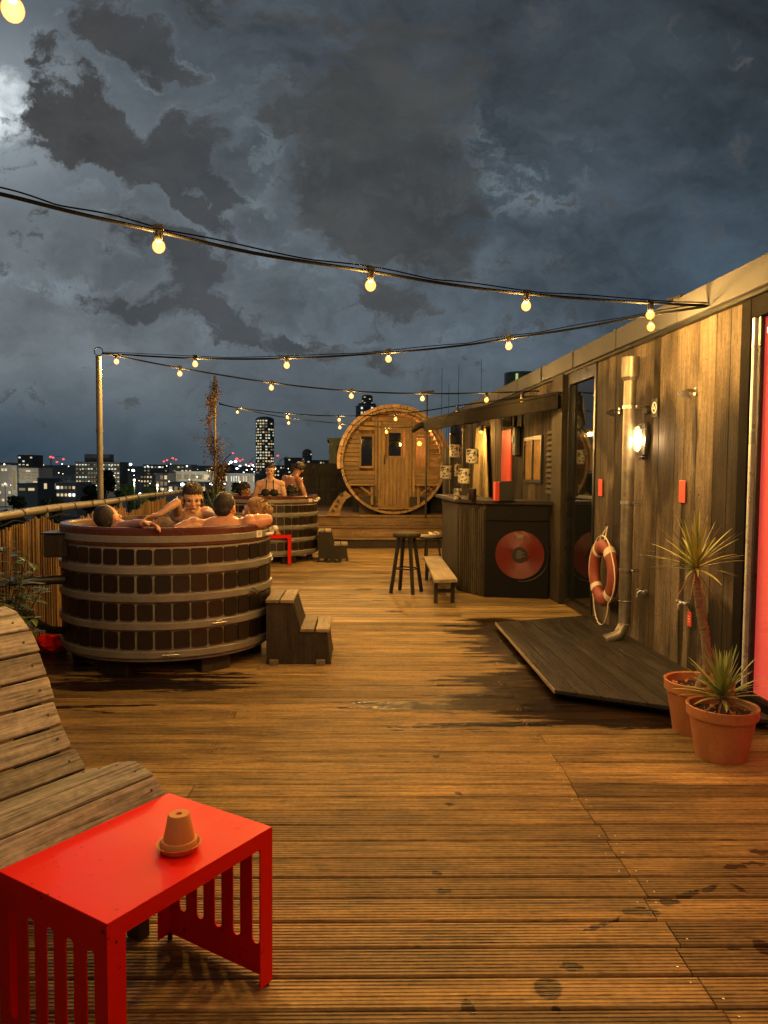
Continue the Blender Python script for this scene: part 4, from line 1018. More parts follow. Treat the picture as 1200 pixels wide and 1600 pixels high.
# cans on the counter
for k, (px, py, lb) in enumerate(((715, 781, 'pale patterned can on the left end of the bar counter'), (738, 781, 'second short can beside the first on the bar counter'))):
    p = on_counter(px, py); mb = MB(); mb.lathe(p, [(1e-4, 0), (.045, 0), (.047, .004), (.047, .13), (.044, .134), (1e-4, .134)], 24); o = mb.build('can', LM if k == 0 else M['tile'], origin=p, smooth=30); tag(o, lb, 'can')
# canopy over the bar
T = thing('bar_canopy', 'dark sloping canopy reaching from the cabin wall out over the bar', 'canopy', (WX-.6, 10.5, 0))
k0 = X(874, 616, WX-.1); k1 = P(730, 643, 10.6); k2 = P(664, 658, 12.2); k3 = Vector((k2.x+.05, k2.y+2.0, k2.z)); k4 = Vector((WX-.1, k3.y, k0.z))
mb = MB(); mb.slab([k0, k1, k2, k3, k4], .035); mb.build('roof_sheet', M['canopy'], T)
mb = MB(); 
for a, b in ((k0, k1), (k1, k2)): mb.beam(a-Vector((0, 0, .085)), b-Vector((0, 0, .085)), .035, .15)
mb.build('edge_board', M['canopy'], T)
for px, D, zt2 in ((726, 10.9, 2.12), (706, 12.3, 2.1)):
    p = P(px, 735, D); mb = MB(); mb.box((p.x, p.y, zt2/2), (.075, .075, zt2), bev=.004); mb.build('post', M['barwood'] if px == 726 else M['darkfence'], T)
mb = MB(); a = k2+Vector((0.02, .1, -.12)); mb.tube([a+Vector((-.22, 0, -.03)), a+Vector((-.10, 0, .05)), a+Vector((.15, 0, .09)), a+Vector((.5, 0, .1))], .05, 12); mb.build('rolled_awning', M['canopy'], T, smooth=True)
# dark cupboard behind
p = G(712, 872); T = thing('bar_shelf', 'tall black shelf unit behind the left end of the bar', 'shelf', (p.x, p.y+1.2, 0))
c = P(712, 735, 13.2); mb = MB(); mb.box((c.x, c.y, .95), (.40, .35, 1.9), bev=.005); mb.build('cabinet', M['black'], T)
for z_ in (1.25, 1.55): mb = MB(); mb.box((c.x, c.y-.18, z_), (.38, .02, .02)); mb.build('shelf', M['step'], T)
# wall lamp; its light cone is built as a pale sheet
c = X(752, 672, WX-.16); T = thing('wall_spot', 'small lit wall spot above the painted light cone behind the bar', 'wall lamp', c)
mb = MB(); mb.cyl(c+Vector((0, 0, -.02)), .045, .10, 18, bev=.008); mb.beam(c+Vector((0, 0, .03)), c+Vector((.15, 0, .05)), .02, .02); mb.build('housing', M['black'], T, smooth=40)
mb = MB(); mb.ball(c+Vector((0, 0, -.035)), (.03, .03, .025), 12, 8); mb.build('glass', M['bulb'], T, smooth=True)
lamp('wall_spot_light', c+Vector((-.02, 0, -.085)), 12, T)
T = None
mb = MB(); y0_, y1_ = wy(746), wy(772); n_ = 40; vs = []
zt2 = X(756, 668, WX).z
for k in range(n_+1):
    f = k/n_; yy = y0_+(y1_-y0_)*f; off = .03*math.sin(f*26)+.012*math.sin(f*61)
    sp = (f-.45); vs += [(WX-.07-off, y0_+(y1_-y0_)*(.45+sp*1.0), .95), (WX-.07-off*.6, y0_+(y1_-y0_)*(.45+sp*.55), zt2)]
mb.add(vs, [(2*k, 2*k+2, 2*k+3, 2*k+1) for k in range(n_)])
ct = plain('painted_lightcone', (.55, .44, .24), .85); o = mb.build('lightcone', ct, origin=(WX-.07, y0_, 1), smooth=True); tag(o, 'narrow pale sheet painted as a light cone behind the bar', 'lightcone')
sd = o.modifiers.new('thick', 'SOLIDIFY'); sd.thickness = .004
# narrow red door in the wall
a = wy(800); b = wy(785); z0_, z1_ = X(792, 772, WX).z, X(792, 672, WX).z
c = Vector((WX-.012, (a+b)/2, (z0_+z1_)/2)); mb = MB(); mb.box(c, (.02, abs(b-a), z1_-z0_), bev=.003); o = mb.build('red_banner', M['redpanel'], origin=c); tag(o, 'tall narrow red banner on the wall behind the bar', 'banner')
mb = MB(); mb.box((WX-.01, (a+b)/2, X(792, 658, WX).z), (.012, abs(b-a)*.9, .18)); o = mb.build('wall_window', M['glass'], origin=(WX-.01, (a+b)/2, 2.2)); tag(o, 'small dark glass pane above the red banner', 'window')
# electric box
c = X(807, 690, WX-.05); T = thing('wall_telephone', 'dark upright box with a pale dial on the wall left of the twin window', 'telephone', c)
mb = MB(); mb.box(c, (.08, .20, .42), bev=.02); mb.build('case', M['black'], T); mb = MB(); mb.cyl(c+Vector((-.042, .03, .04)), .06, .01, 20, axis=(-1, 0, 0)); mb.build('dial', M['green'], T)
mb = MB(); mb.tube([c+Vector((-.03, 0, .2)), c+Vector((-.02, 0, .36))], .03, 10); mb.build('handset', M['black'], T, smooth=True)
# twin window
ya, yb = wy(848), wy(821); z0_, z1_ = 1.37, X(834, 685, WX).z
T = thing('twin_window', 'twin-pane window with painted warm reflections on the wall over the bar', 'window', (WX-.01, (ya+yb)/2, z0_))
ym = (ya+yb)/2
mb = MB()
for y_ in (ya, ym, yb): mb.box((WX-.012, y_, (z0_+z1_)/2), (.04, .045, z1_-z0_+.045))
for z_ in (z0_, z1_):
    for u0, u1 in ((ya, ym), (ym, yb)): mb.box((WX-.012, (u0+u1)/2, z_), (.038, abs(u1-u0)-.047, .045))
mb.build('frame', M['frame'], T)
pm = plain('painted_reflection_pane', (.28, .17, .06), .12, 0, .4, 5)  # warm bulb reflections put into the pane colour
for u0, u1 in ((ya, ym), (ym, yb)): mb = MB(); mb.box((WX-.006, (u0+u1)/2, (z0_+z1_)/2), (.008, abs(u1-u0)-.046, z1_-z0_-.046)); mb.build('pane', pm, T)
# louvre board right of the windows
mb = MB(); c = X(859, 735, WX-.03)
for k in range(12): mb.box((WX-.02, c.y, 1.25+k*.065), (.03, .30, .04), (0, R(20), 0))
o = mb.build('slatted_board', M['barwood'], origin=(WX-.02, c.y, 1.5)); tag(o, 'small slatted wooden board on the wall right of the twin window', 'board')
# bar stool
c = G(636, 928); c = c+Vector((0, .12, 0)); T = thing('bar_stool', 'dark round-seated bar stool on four splayed legs in the middle of the deck', 'stool', c)
D_ = (c-O).dot(FH); zs = P(636, 832, D_).z; print('stool h', zs, D_)
mb = MB(); mb.lathe(c+Vector((0, 0, zs-.045)), [(1e-4, -.02), (.14, -.02), (.166, -.008), (.175, .02), (.165, .042), (.10, .054), (1e-4, .056)], 36); mb.build('seat', M['barwood'], T, smooth=True)
fts = []
for k in range(4):
    a = R(18)+k*math.pi/2; d = Vector((math.cos(a), math.sin(a), 0)); mb = MB(); mb.beam(c+d*.205, c+d*.10+Vector((0, 0, zs-.05)), .038, .038, up=d, bev=.003); mb.build('leg', M['black'], T); fts.append(c+d*.168+Vector((0, 0, .30)))
mb = MB()
for k in range(4): mb.beam(fts[k], fts[(k+1) % 4], .022, .018)
mb.build('footrest', M['black'], T)
# low bench beside the bar
T = thing('low_bench', 'low pale plank bench on short dark legs beside the bar side', 'bench', G(690, 925))
zb = .30; q4 = [G(662, 869, zb), G(688, 869, zb), G(715, 905, zb), G(679, 906, zb)]
mb = MB(); mb.slab([q4[3], q4[2], q4[1], q4[0]], .035); mb.build('seat', M['benchwood'], T)
for a, b in ((q4[0].lerp(q4[3], .12), q4[1].lerp(q4[2], .12)), (q4[0].lerp(q4[3], .9), q4[1].lerp(q4[2], .9))):
    for f_ in (.12, .88):
        p = a.lerp(b, f_); mb = MB(); mb.box((p.x, p.y, (zb-.036)/2), (.04, .05, zb-.037)); mb.build('leg', M['step'], T)
    mb = MB(); mb.beam(a.lerp(b, .16)+Vector((0, 0, -.16)), b.lerp(a, .16)+Vector((0, 0, -.16)), .03, .04); mb.build('stretcher', M['step'], T)
# white slippers on a dark stool behind
c = G(675, 878); c.y += .2; D_ = (c-O).dot(FH); T = thing('side_stool', 'dark low stool half hidden behind the bar corner', 'stool', c)
zs = P(675, 838, D_).z
mb = MB(); mb.cyl(c+Vector((0, 0, zs-.04)), .20, .04, 28, bev=.006); mb.build('seat', M['black'], T, smooth=30)
for k in range(3): a = k*2.09; mb = MB(); mb.beam(c+Vector((.17*math.cos(a), .17*math.sin(a), 0)), c+Vector((.12*math.cos(a), .12*math.sin(a), zs-.04)), .03, .03, up=(1, 0, 0)); mb.build('leg', M['step'], T)
def slipper(c, rz, label, mat, s=1.):
    T = thing('slipper', label, 'slipper', c, 'slippers'); m_ = Matrix.Rotation(rz, 3, 'Z'); mb = MB()
    pts = [(-.12, .028), (-.06, .036), (.0, .032), (.07, .042), (.115, .03), (.13, 0), (.115, -.03), (.07, -.042), (0, -.032), (-.06, -.036), (-.12, -.028), (-.135, 0)]
    n = len(pts); vs = [c+m_@Vector((x*s, y*s, .001)) for x, y in pts]+[c+m_@Vector((x*s, y*s, .022*s)) for x, y in pts]
    mb.add(vs, [list(range(n))[::-1], [n+k for k in range(n)]]+[(k, (k+1) % n, n+(k+1) % n, n+k) for k in range(n)]); mb.build('sole', mat, T, smooth=40)
    mb = MB(); vs = []
    for k in range(9):
        a = math.pi*k/8
        for x in (.02, .095): vs.append(c+m_@Vector((x*s, .042*s*math.cos(a), .012*s+(.055 if x < .05 else .035)*s*math.sin(a))))
    mb.add(vs, [(2*k, 2*k+1, 2*k+3, 2*k+2) for k in range(8)]); o = mb.build('strap', mat, T, smooth=True); sd = o.modifiers.new('t', 'SOLIDIFY'); sd.thickness = .006
slipper(c+Vector((-.06, -.02, zs+.001)), .1, 'white slipper on the dark stool, left one', M['cream'], 1.15)
slipper(c+Vector((.07, .05, zs+.001)), .7, 'white slipper on the dark stool, nearer the bar corner', M['cream'], 1.15)
slipper(G(508, 878), .3, 'dark flip-flop on the deck below the far steps, left of its pair', M['black'], 1.0)
slipper(G(521, 879), -.1, 'dark flip-flop on the deck below the far steps, right of its pair', M['black'], 1.0)
mb = MB(); c = G(673, 905); mb.tube([c+Vector((0, 0, .01)), c+Vector((.03, .02, .04)), c+Vector((.01, .05, .09)), c+Vector((.0, .08, .02))], .018, 8)
o = mb.build('crumpled_towel', M['cream'], origin=c, smooth=True); tag(o, 'small crumpled white cloth on the deck under the bench', 'towel')
# ------------------------------------------------------------------ stepped platform at the far end
ya0 = G(600, 857).y
for k, (z0_, z1_) in enumerate(((0, .19), (.19, .39), (.39, .60))):
    y0_ = ya0+.30*k; mb = MB(); x0_, x1_ = FX+.15, WX-.1
    mb.box(((x0_+x1_)/2, y0_+.03, (z0_+z1_)/2-.01), (x1_-x0_, .022, z1_-z0_-.030), bev=.002, mi=1 if k == 0 else 0)  # lowest riser in darker wood, painting in its shade
    depth = .31 if k < 2 else 4.5; nb_ = 2 if k < 2 else 26
    for j in range(nb_): mb.box(((x0_+x1_)/2, y0_-.015+depth*(j+.5)/nb_, z1_-.012), (x1_-x0_, depth/nb_-.006, .024), bev=.003)
    mb.build('step_'+ORD[k]+'_level' if False else 'platform_step', [M['platform'], M['step']], kind='structure')
# dark board fence behind the far tub
yf = 19.3
T = thing('board_fence', 'tall dark vertical board fence closing the terrace behind the far tub and sauna', 'fence', (0, yf, 0))
za = P(480, 724, yf).z; xa, xb = P(455, 700, yf).x, P(720, 700, yf).x; mb = MB(); x_ = xa
while x_ < xb: mb.box((x_+.07, yf+random.uniform(-.006, .006), (za+.5)/2), (.135, .02, za-.5), bev=.002); x_ += .142
mb.build('boards', M['darkfence'], T); mb = MB(); mb.box(((xa+xb)/2, yf-.03, za-.25), (xb-xa, .04, .08)); mb.box(((xa+xb)/2, yf-.03, 1.0), (xb-xa, .04, .08)); mb.build('rail', M['darkfence'], T)
# left end: lower reed-fence end boards facing the camera
# green container behind
p0, p1 = P(514, 688, 20.5), P(538, 800, 20.5); T = thing('storage_cabin', 'pale green metal storage cabin peeping out left of the sauna barrel', 'storage cabin', (p0.x, 20.5, 0))
mb = MB(); 
for k in range(14): mb.box((p0.x+.04+k*.08, 20.5+.02*(k % 2), (p0.z+.3)/2), (.08, .05, p0.z-.3))
mb.build('corrugated_wall', M['green'], T); mb = MB(); mb.box((p0.x+.55, 21.5, p0.z+.03), (1.2, 2.1, .06)); mb.build('roof', M['green'], T)
mb = MB(); mb.box((p0.x+.36, 20.44, p0.z-.45), (.30, .03, .62)); mb.build('opening', M['black'], T)
# ------------------------------------------------------------------ barrel sauna
DS = 15.5; sc0 = P(615, 721, DS); RS = 82.5*DS/F; ax = Vector((.015, 1, 0)).normalized()     # axis pointing away
sx_ = Vector((ax.y, -ax.x, 0)); up = Vector((0, 0, 1)); SM = Matrix((sx_, ax, up)).transposed()
def sp(x, y, z): return sc0+sx_*x+ax*y+up*z
T = thing('barrel_sauna', 'round wooden barrel sauna with a glazed door, two windows and porch benches', 'sauna', (sc0.x, sc0.y, .6))
mb = MB(); n_ = 44; Ls = 2.6
for k in range(n_):
    a0, a1 = 2*math.pi*(k+.03)/n_, 2*math.pi*(k+.97)/n_; e = random.uniform(-.012, .012)
    vs = []
    for y_ in (e, Ls):
        for a, r_ in ((a0, RS-.05), (a1, RS-.05), (a1, RS), (a0, RS)): vs.append(sp(r_*math.sin(a), y_, r_*math.cos(a)))
    mb.add(vs, [(0, 1, 2, 3), (7, 6, 5, 4), (0, 4, 5, 1), (1, 5, 6, 2), (2, 6, 7, 3), (3, 7, 4, 0)])
mb.build('barrel_shell', M['saunashell'], T)
for y_ in (.32, 1.4, 2.3):
    mb = MB(); mb.lathe(sp(0, y_, 0), [(RS, -.02), (RS+.006, -.02), (RS+.006, .02), (RS, .02)], 60, axis=ax); mb.build('steel_band', M['steel'], T, smooth=30)
# roof cover over the upper part (thicker outer shingles at the front rim)
mb = MB(); n_ = 22
for k in range(n_):
    a0 = R(-98)+R(176)*(k+.02)/n_; a1 = R(-98)+R(176)*(k+.98)/n_; vs = []
    for y_ in (-.10, Ls+.03):
        for a, r_ in ((a0, RS+.008), (a1, RS+.008), (a1, RS+.075), (a0, RS+.075)): vs.append(sp(r_*math.sin(a), y_, r_*math.cos(a)))
    mb.add(vs, [(0, 1, 2, 3), (7, 6, 5, 4), (0, 4, 5, 1), (1, 5, 6, 2), (2, 6, 7, 3), (3, 7, 4, 0)])
mb.build('roof_cover', M['saunashell'], T)
rec = .42; ri = RS-.052
def lx(px): return (px-615)*DS/F*1.02
def lz(py): return (721-py)*DS/F*1.02
dx0, dx1 = lx(597), lx(641); dzb, dzt = lz(790), lz(663)
# front wall: horizontal boards clipped to the circle, leaving door and windows open
wins = [(lx(566), lx(583), lz(728), lz(682)), (lx(652), lx(669), lz(730), lz(684))]
mb = MB(); bh = .092; z_ = -ri
while z_ < ri:
    z2 = min(z_+bh, ri); hw = math.sqrt(max(0, ri*ri-max(abs(z_), abs(z2))**2))
    segs = [(-hw, hw)]; cuts = []
    if z2 > dzb-.02 and z_ < dzt: cuts.append((dx0-.05, dx1+.05))
    for (a, b, c_, d_) in wins:
        if z2 > c_-.04 and z_ < d_+.04: cuts.append((a-.04, b+.04))
    for a, b in cuts:
        segs = [q for s_, e_ in segs for q in ((s_, min(e_, a)), (max(s_, b), e_)) if q[1]-q[0] > .01]
    for a, b in segs: mb.box(sp((a+b)/2, rec+.02, (z_+z2)/2), (b-a, .03, bh-.010), SM, bev=.003)
    z_ += bh
mb.build('front_wall', M['sauna'], T)
# door
dm = MB(); dw = dx1-dx0; dh = dzt-dzb; gz0, gz1 = lz(712), lz(676); gx0, gx1 = lx(609), lx(628)
nb_ = 7
for k in range(nb_):
    a, b = dx0+dw*k/nb_, dx0+dw*(k+1)/nb_
    if b > gx0-.01 and a < gx1+.01:
        dm.box(sp((a+b)/2, rec-.005, (dzb+gz0-.04)/2), (b-a-.003, .03, gz0-.04-dzb), SM, bev=.003); dm.box(sp((a+b)/2, rec-.005, (dzt+gz1+.04)/2), (b-a-.003, .03, dzt-gz1-.04), SM, bev=.003)
    else: dm.box(sp((a+b)/2, rec-.005, (dzb+dzt)/2), (b-a-.008, .03, dh), SM, bev=.003)
do = dm.build('door', M['saunav'], T)
def framed(x0, x1, z0, z1, w_, y_, nm, par, pane='glass'):
    m_ = MB(); m_.box(sp(x0-w_/2, y_, (z0+z1)/2), (w_, .04, z1-z0+2*w_), SM, bev=.004); m_.box(sp(x1+w_/2, y_, (z0+z1)/2), (w_, .04, z1-z0+2*w_), SM, bev=.004)
    for z_ in (z0-w_/2, z1+w_/2): m_.box(sp((x0+x1)/2, y_, z_), (x1-x0-.002, .038, w_), SM, bev=.004)
    f_ = m_.build(nm, M['saunav'], par)
    if pane:
        m_ = MB(); m_.box(sp((x0+x1)/2, y_+.01, (z0+z1)/2), (x1-x0, .006, z1-z0), SM); m_.build('pane', M[pane], f_ if par is T else par)
    return f_
framed(gx0, gx1, gz0, gz1, .035, rec-.02, 'glazing_bead', do)
framed(dx0, dx1, dzb, dzt, .055, rec-.01, 'door_frame', T, None)
mb = MB(); mb.tube([sp(dx0+.07, rec-.03, -.04), sp(dx0+.07, rec-.08, -.02), sp(dx0+.07, rec-.08, .10), sp(dx0+.07, rec-.03, .12)], .012, 8); mb.build('handle', M['black'], do)
for (a, b, c_, d_), g_ in zip(wins, ('glass', 'clear')): framed(a, b, c_, d_, .045, rec-.01, 'window', T, g_)
# pilasters beside the door
for x_ in (lx(589), lx(648.5)):
    hw = math.sqrt(ri*ri-x_*x_)*.96; mb = MB(); mb.box(sp(x_, rec-.02, (hw-.8)/2+.0), (.05, .04, hw+.80), SM, bev=.004); mb.build('upright', M['saunav'], T)
# back wall, lit lamp seen through the right window, added disc catching its light
mb = MB(); mb.lathe(sp(0, Ls-.1, 0), [(1e-4, 0), (ri, 0)], 40, axis=ax); mb.build('back_wall', M['saunashell'], T); mb = MB(); mb.lathe(sp(0, rec+1.0, 0), [(1e-4, 0), (ri, 0)], 40, axis=ax); mb.build('added_lamp_backing', M['saunav'], T)
mb = MB(); cL = sp(wins[1][0]+.10, rec+.35, wins[1][3]-.10); mb.ball(cL, .05, 12, 8); mb.build('inside_lamp', M['bulb'], T, smooth=True); lamp('sauna_lamp_light', cL, 30., T, (1, .45, .14))
# porch benches
for a, b in ((lx(545), lx(587)), (lx(650), lx(688))):
    mb = MB()
    for k in range(3): mb.box(sp((a+b)/2, .06+.115*k, lz(757)), (b-a, .10, .035), SM, bev=.004)
    mb.build('porch_bench', M['sauna'], T)
    xin = b-.06 if a < 0 else a+.06; sgn = -1 if a < 0 else 1
    mb = MB(); mb.box(sp(xin, .12, (lz(757)-.02+lz(788))/2), (.05, .04, lz(757)-.02-lz(788)), SM); mb.beam(sp(xin, .12, lz(773)), sp(xin+sgn*.24, .12, lz(757)-.03), .04, .04); mb.build('bench_bracket', M['saunav'], T)
mb = MB()
for k in range(5): mb.box(sp(0, .03+.09*k, lz(792)-.01), (.95, .082, .03), SM, bev=.003)
mb.build('porch_floor', M['sauna'], T)
for y_ in (.25, 1.9):
    mb = MB(); n_ = 12; pts = [(-.80, .6)]; vs = []
    arcp = [(RS*1.002*math.sin(a), RS*1.002*-math.cos(a)) for a in [R(-42+84*k/12) for k in range(13)]]
    zb_ = .6-sc0.z
    poly = [(arcp[0][0], zb_)]+arcp+[(arcp[-1][0], zb_)]
    n = len(poly); vs = [sp(x_, y_-.03, min(z_, 9)) for x_, z_ in poly]+[sp(x_, y_+.03, z_) for x_, z_ in poly]
    if sc0.z-RS > .6: pass
    fs = [(k, k+1, n+k+1, n+k) for k in range(n-1)]
    for k in range(1, 7): fs += [(k, k+1, n-2-k, n-1-k) if k+1 < n-2-k else (k, n-2-k, n-1-k)]
    for sg in (-1, 1): m2 = MB(); m2.box(sp(.52*sg, y_, (zb_-.72)/2), (.34, .07, abs(-.72-zb_)), SM); m2.build('cradle', M['step'], T)
# curved wooden bracket with holes beside the sauna
c = P(527, 786, 15.2); T = thing('curved_wood_stand', 'curved wooden stand with a row of round holes left of the barrel sauna', 'stand', (c.x, c.y, .6))
mb = MB(); wv = []; hw = .17
pth = [P(px, py, 15.2) for px, py in ((510, 806), (514, 797), (521, 785), (529, 775), (540, 767))]; rt = [P(px, py, 15.2) for px, py in ((531, 806), (532, 798), (535, 789), (541, 780), (549, 775))]
n = 5; vs = [p for p in pth]+[p for p in rt]+[p+Vector((0, .05, 0)) for p in pth]+[p+Vector((0, .05, 0)) for p in rt]
fs = [(k, k+1, n+k+1, n+k) for k in range(4)]+[(10+k, 11+k, 16+k, 15+k) for k in range(4)]+[(k, k+1, 11+k, 10+k) for k in range(4)]+[(5+k, 6+k, 16+k, 15+k) for k in range(4)]+[(0, 5, 15, 10), (4, 9, 19, 14)]
mb.add(vs, fs); bd = mb.build('curved_board', M['sauna'], T)
mb = MB()
for px, py, r_ in ((519, 798, .03), (524, 791, .03), (527, 783, .034), (532, 773, .042)): mb.cyl(P(px, py, 15.19)+Vector((0.02, -.004, 0)), r_, .01, 16, axis=(0, 1, 0))
mb.build('hole', M['black'], bd)
# dark low boxes under / beside
for px0, px1, py, nm, lb in ((552, 590, 790, 'crate', 'black crate in the shadow left under the sauna barrel'), (672, 692, 792, 'crate', 'black crate in the shadow between sauna barrel and bar')):
    a, b = P(px0, 735, 16.6), P(px1, 735, 16.6); mb = MB(); mb.box(((a.x+b.x)/2, 16.7, .6+.17), (b.x-a.x, .4, .34), bev=.01); o = mb.build(nm, M['black'], origin=((a.x+b.x)/2, 16.7, .6)); tag(o, lb, 'crate')
# camera/lamp mast
mb = MB(); p = P(666, 735, 14.6); zt3 = P(666, 614, 14.6).z; mb.tube([(p.x, p.y, .6), (p.x, p.y, zt3)], .018, 8); mb.box((p.x+.03, p.y, zt3+.02), (.20, .06, .035), (0, R(-8), 0)); o = mb.build('antenna_mast', M['black'], origin=(p.x, p.y, .6)); tag(o, 'thin black mast with a small head standing between sauna and canopy', 'mast')
for k, (px, yt) in enumerate(((689, 575), (700, 600), (715, 570), (750, 560))):
    p = P(px, 735, 40); z_ = P(px, yt, 40).z; mb = MB(); mb.tube([(p.x, p.y, GZ), (p.x, p.y, z_)], [.03, .010], 6); o = mb.build('whip_antenna', M['black'], origin=(p.x, p.y, GZ)); tag(o, 'hair-thin %s whip antenna from the left above the bar canopy' % ORD[k], 'antenna', 'whip antennas above the canopy')
# round rooftop drum beyond the cabin
p = P(812, 735, 34); zt4 = P(812, 583, 34).z; T = thing('round_tower', 'round metal rooftop drum with a lit green strip beyond the cabin roof', 'tower', (p.x, p.y, GZ))
mb = MB(); mb.cyl((p.x, p.y, GZ), .74, zt4-GZ, 36, bev=.03); mb.build('drum', M['green'], T, smooth=40)
mb = MB(); a = math.atan2(-p.y, -p.x)-.25; mb.box((p.x+.74*math.cos(a), p.y+.74*math.sin(a), zt4-.55), (.03, .10, .9), (0, 0, a)); mb.build('light_strip', emit('strip_light', (.75, 1., .35), .55), T)
# ------------------------------------------------------------------ poles
def pole(px, py_top, x_or_D, rad, label, zbase=-.1):
    p = X(px, py_top, FX-.1); T = thing('string_light_pole', label, 'pole', (p.x, p.y, 0), 'poles holding the string lights'); 
    mb = MB(); mb.tube([(p.x, p.y, zbase), (p.x, p.y, 2.0), (p.x, p.y, p.z-.04)], [rad, rad*.95, rad*.9], 16); mb.build('shaft', M['polemetal'], T, smooth=50)
    mb = MB(); mb.cyl((p.x, p.y, p.z-.045), rad, .012, 16); mb.cyl((p.x, p.y, 1.9), rad*1.12, .03, 16); mb.build('collar', M['polemetal'], T, smooth=30)
    mb = MB(); mb.tube([Vector((p.x, p.y, p.z+.02))+Vector((.045*math.cos(a), 0, .045*math.sin(a))) for a in [2*math.pi*k/20 for k in range(20)]], .005, 6, closed=True); mb.build('eye_ring', M['black'], T)
    return p
pA = pole(154, 552, 0, .034, 'pale metal pole behind the near tub carrying string lights from a ring')
pB = X(336, 620, FX-.1)
T = thing('vine_pole', 'tall slender pole wrapped in dry reddish climbing vine', 'climbing plant', (pB.x, pB.y, 0))
mb = MB(); mb.tube([(pB.x, pB.y, 0), (pB.x, pB.y, pB.z+.45)], .03, 12); mb.build('pole', M['polemetal'], T, smooth=True)
mb = MB(); lv = MB(); rr4 = random.Random(11); zT = X(336, 598, FX-.1).z
for s_ in range(7):
    pts = []; ph = rr4.uniform(0, 6); rad0 = rr4.uniform(.03, .14)
    for k in range(46):
        f = k/45; z_ = .1+(zT-.1)*f*rr4.uniform(.998, 1.002)*(1 if s_ else .97); a = ph+f*rr4.uniform(9, 9.6)
        sprd = rad0*(1.15-.9*f)+.03+.05*abs(noise.noise(Vector((s_, f*7, 0))))
        pts.append(Vector((pB.x-.05*f*1.2+sprd*math.cos(a), pB.y+sprd*math.sin(a), z_)))
    mb.tube(pts, [.010*(1-.6*k/45) for k in range(46)], 5)
    for p in pts[8:]:
        for j in range(10):
            if rr4.random() < .95:
                a = rr4.uniform(0, 6.28); wide = .20 if p.z < zT-.7 else .10
                o_ = p+Vector((rr4.gauss(0, wide*.5), rr4.gauss(0, wide*.5), rr4.uniform(-.06, .06)))
                if noise.noise(o_*2.5) < -.18: continue
                blade(lv, o_, Vector((math.cos(a), math.sin(a), rr4.uniform(-.6, .6))), rr4.uniform(.05, .10), rr4.uniform(.015, .03), .8, .2)
for s_, (dx_, dz2) in enumerate(((-.10, .20), (.22, .02), (.35, -.10), (-.12, .08), (.10, .13))):
    b_ = Vector((pB.x-.08, pB.y, zT-.05*s_)); mb.tube([b_, b_+Vector((dx_*.5, 0, dz2*.7)), b_+Vector((dx_, 0, dz2))], [.005, .003, .0015], 5); blade(lv, b_+Vector((dx_, 0, dz2)), Vector((dx_, 0, .1)), .05, .012, .5)
mb.build('stems', M['vinestem'], T); lv.build('leaves', M['vine'], T)
# agave-like grass plant at the vine's foot
c = Vector((pB.x+.15, pB.y-.6, 0)); T = thing('spiky_planter', 'spiky grassy plant at the foot of the vine pole behind the bathers', 'plant', c)
mb = MB()
for k in range(46):
    az = k*2.4; el = R(rr4.uniform(50, 88)); blade(mb, c+Vector((0, 0, .45)), Vector((math.cos(az)*math.cos(el), math.sin(az)*math.cos(el), math.sin(el))), rr4.uniform(.6, .95), .014, .7)
mb.build('leaves', M['plant'], T); mb = MB(); mb.lathe(c, [(1e-4, 0), (.16, 0), (.21, .42), (.22, .45), (.19, .45), (.18, .40), (1e-4, .40)], 28); mb.build('planter', M['step'], T, smooth=40)
# ------------------------------------------------------------------ string lights
BULB_W = 57.
def string(name, desc, pts, bulbs, sagk=0., r=.0085, watts=None, order='from the left', twin=True):
    """pts: world points of the cable; bulbs: (px, py, D) globe centres or world points"""
    mb = MB(); sm = []
    P3 = [pts[0]]+pts+[pts[-1]]
    for i_ in range(1, len(P3)-2):
        for k in range(10):
            u = k/10; a, b, c_, d_ = P3[i_-1], P3[i_], P3[i_+1], P3[i_+2]
            sm.append(.5*((2*b)+(c_-a)*u+(2*a-5*b+4*c_-d_)*u*u+(-a+3*b-3*c_+d_)*u**3))
    sm.append(pts[-1]); mb.tube(sm, r, 8)
    if twin: mb.tube([p+Vector((0, .006*math.sin(k*.5), r*1.6+.010*abs(math.sin(k*.23)))) for k, p in enumerate(sm)], r*.42, 5)
    o = mb.build('light_cable', M['rubber'], origin=pts[0], smooth=True); tag(o, 'black bulb '+desc, 'cable', 'string light cables')
    for k, c in enumerate(bulbs):
        lb = '%s lit bulb from the left on the %s' % (ORD[k], desc)
        T = thing('festoon_bulb', lb, 'light bulb', c, 'lit festoon bulbs')
        zc_ = min(sm, key=lambda p: (p.x-c.x)**2+(p.y-c.y)**2).z
        hs = .038; mb = MB(); mb.lathe(c, [(1e-4, .018), (.011, .018), (.0165, .030), (.0175, .040), (.0175, .068), (.013, .074), (1e-4, .075)], 16); mb.tube([c+Vector((0, 0, .07)), Vector((c.x, c.y, max(zc_, c.z+.075)))], .008, 6)
        mb.box((c.x, c.y, max(zc_, c.z+.078)), (.045, .022, .022)); mb.build('socket', M['black'], T, smooth=30)
        mb = MB(); mb.ball(c, (.027, .027, .029), 16, 10); mb.build('globe', M['bulb'], T, smooth=True)
        lamp('bulb_light', c, (watts or BULB_W), T, WARM, .022)
def invD(px, a, b): f = (px-a[0])/(b[0]-a[0]); return 1/((1-f)/a[1]+f/b[1])
A1 = X(1105, 478, WX-.1); DA1 = (A1-O).dot(FH)
e1 = ((0, 3.0), (1105, DA1))
c1 = [P(px, py, invD(px, *e1)) for px, py in ((-330, 232), (-150, 272), (0, 303), (120, 333), (245, 361), (400, 396), (578, 424), (700, 444), (822, 459), (960, 470))]+[A1]
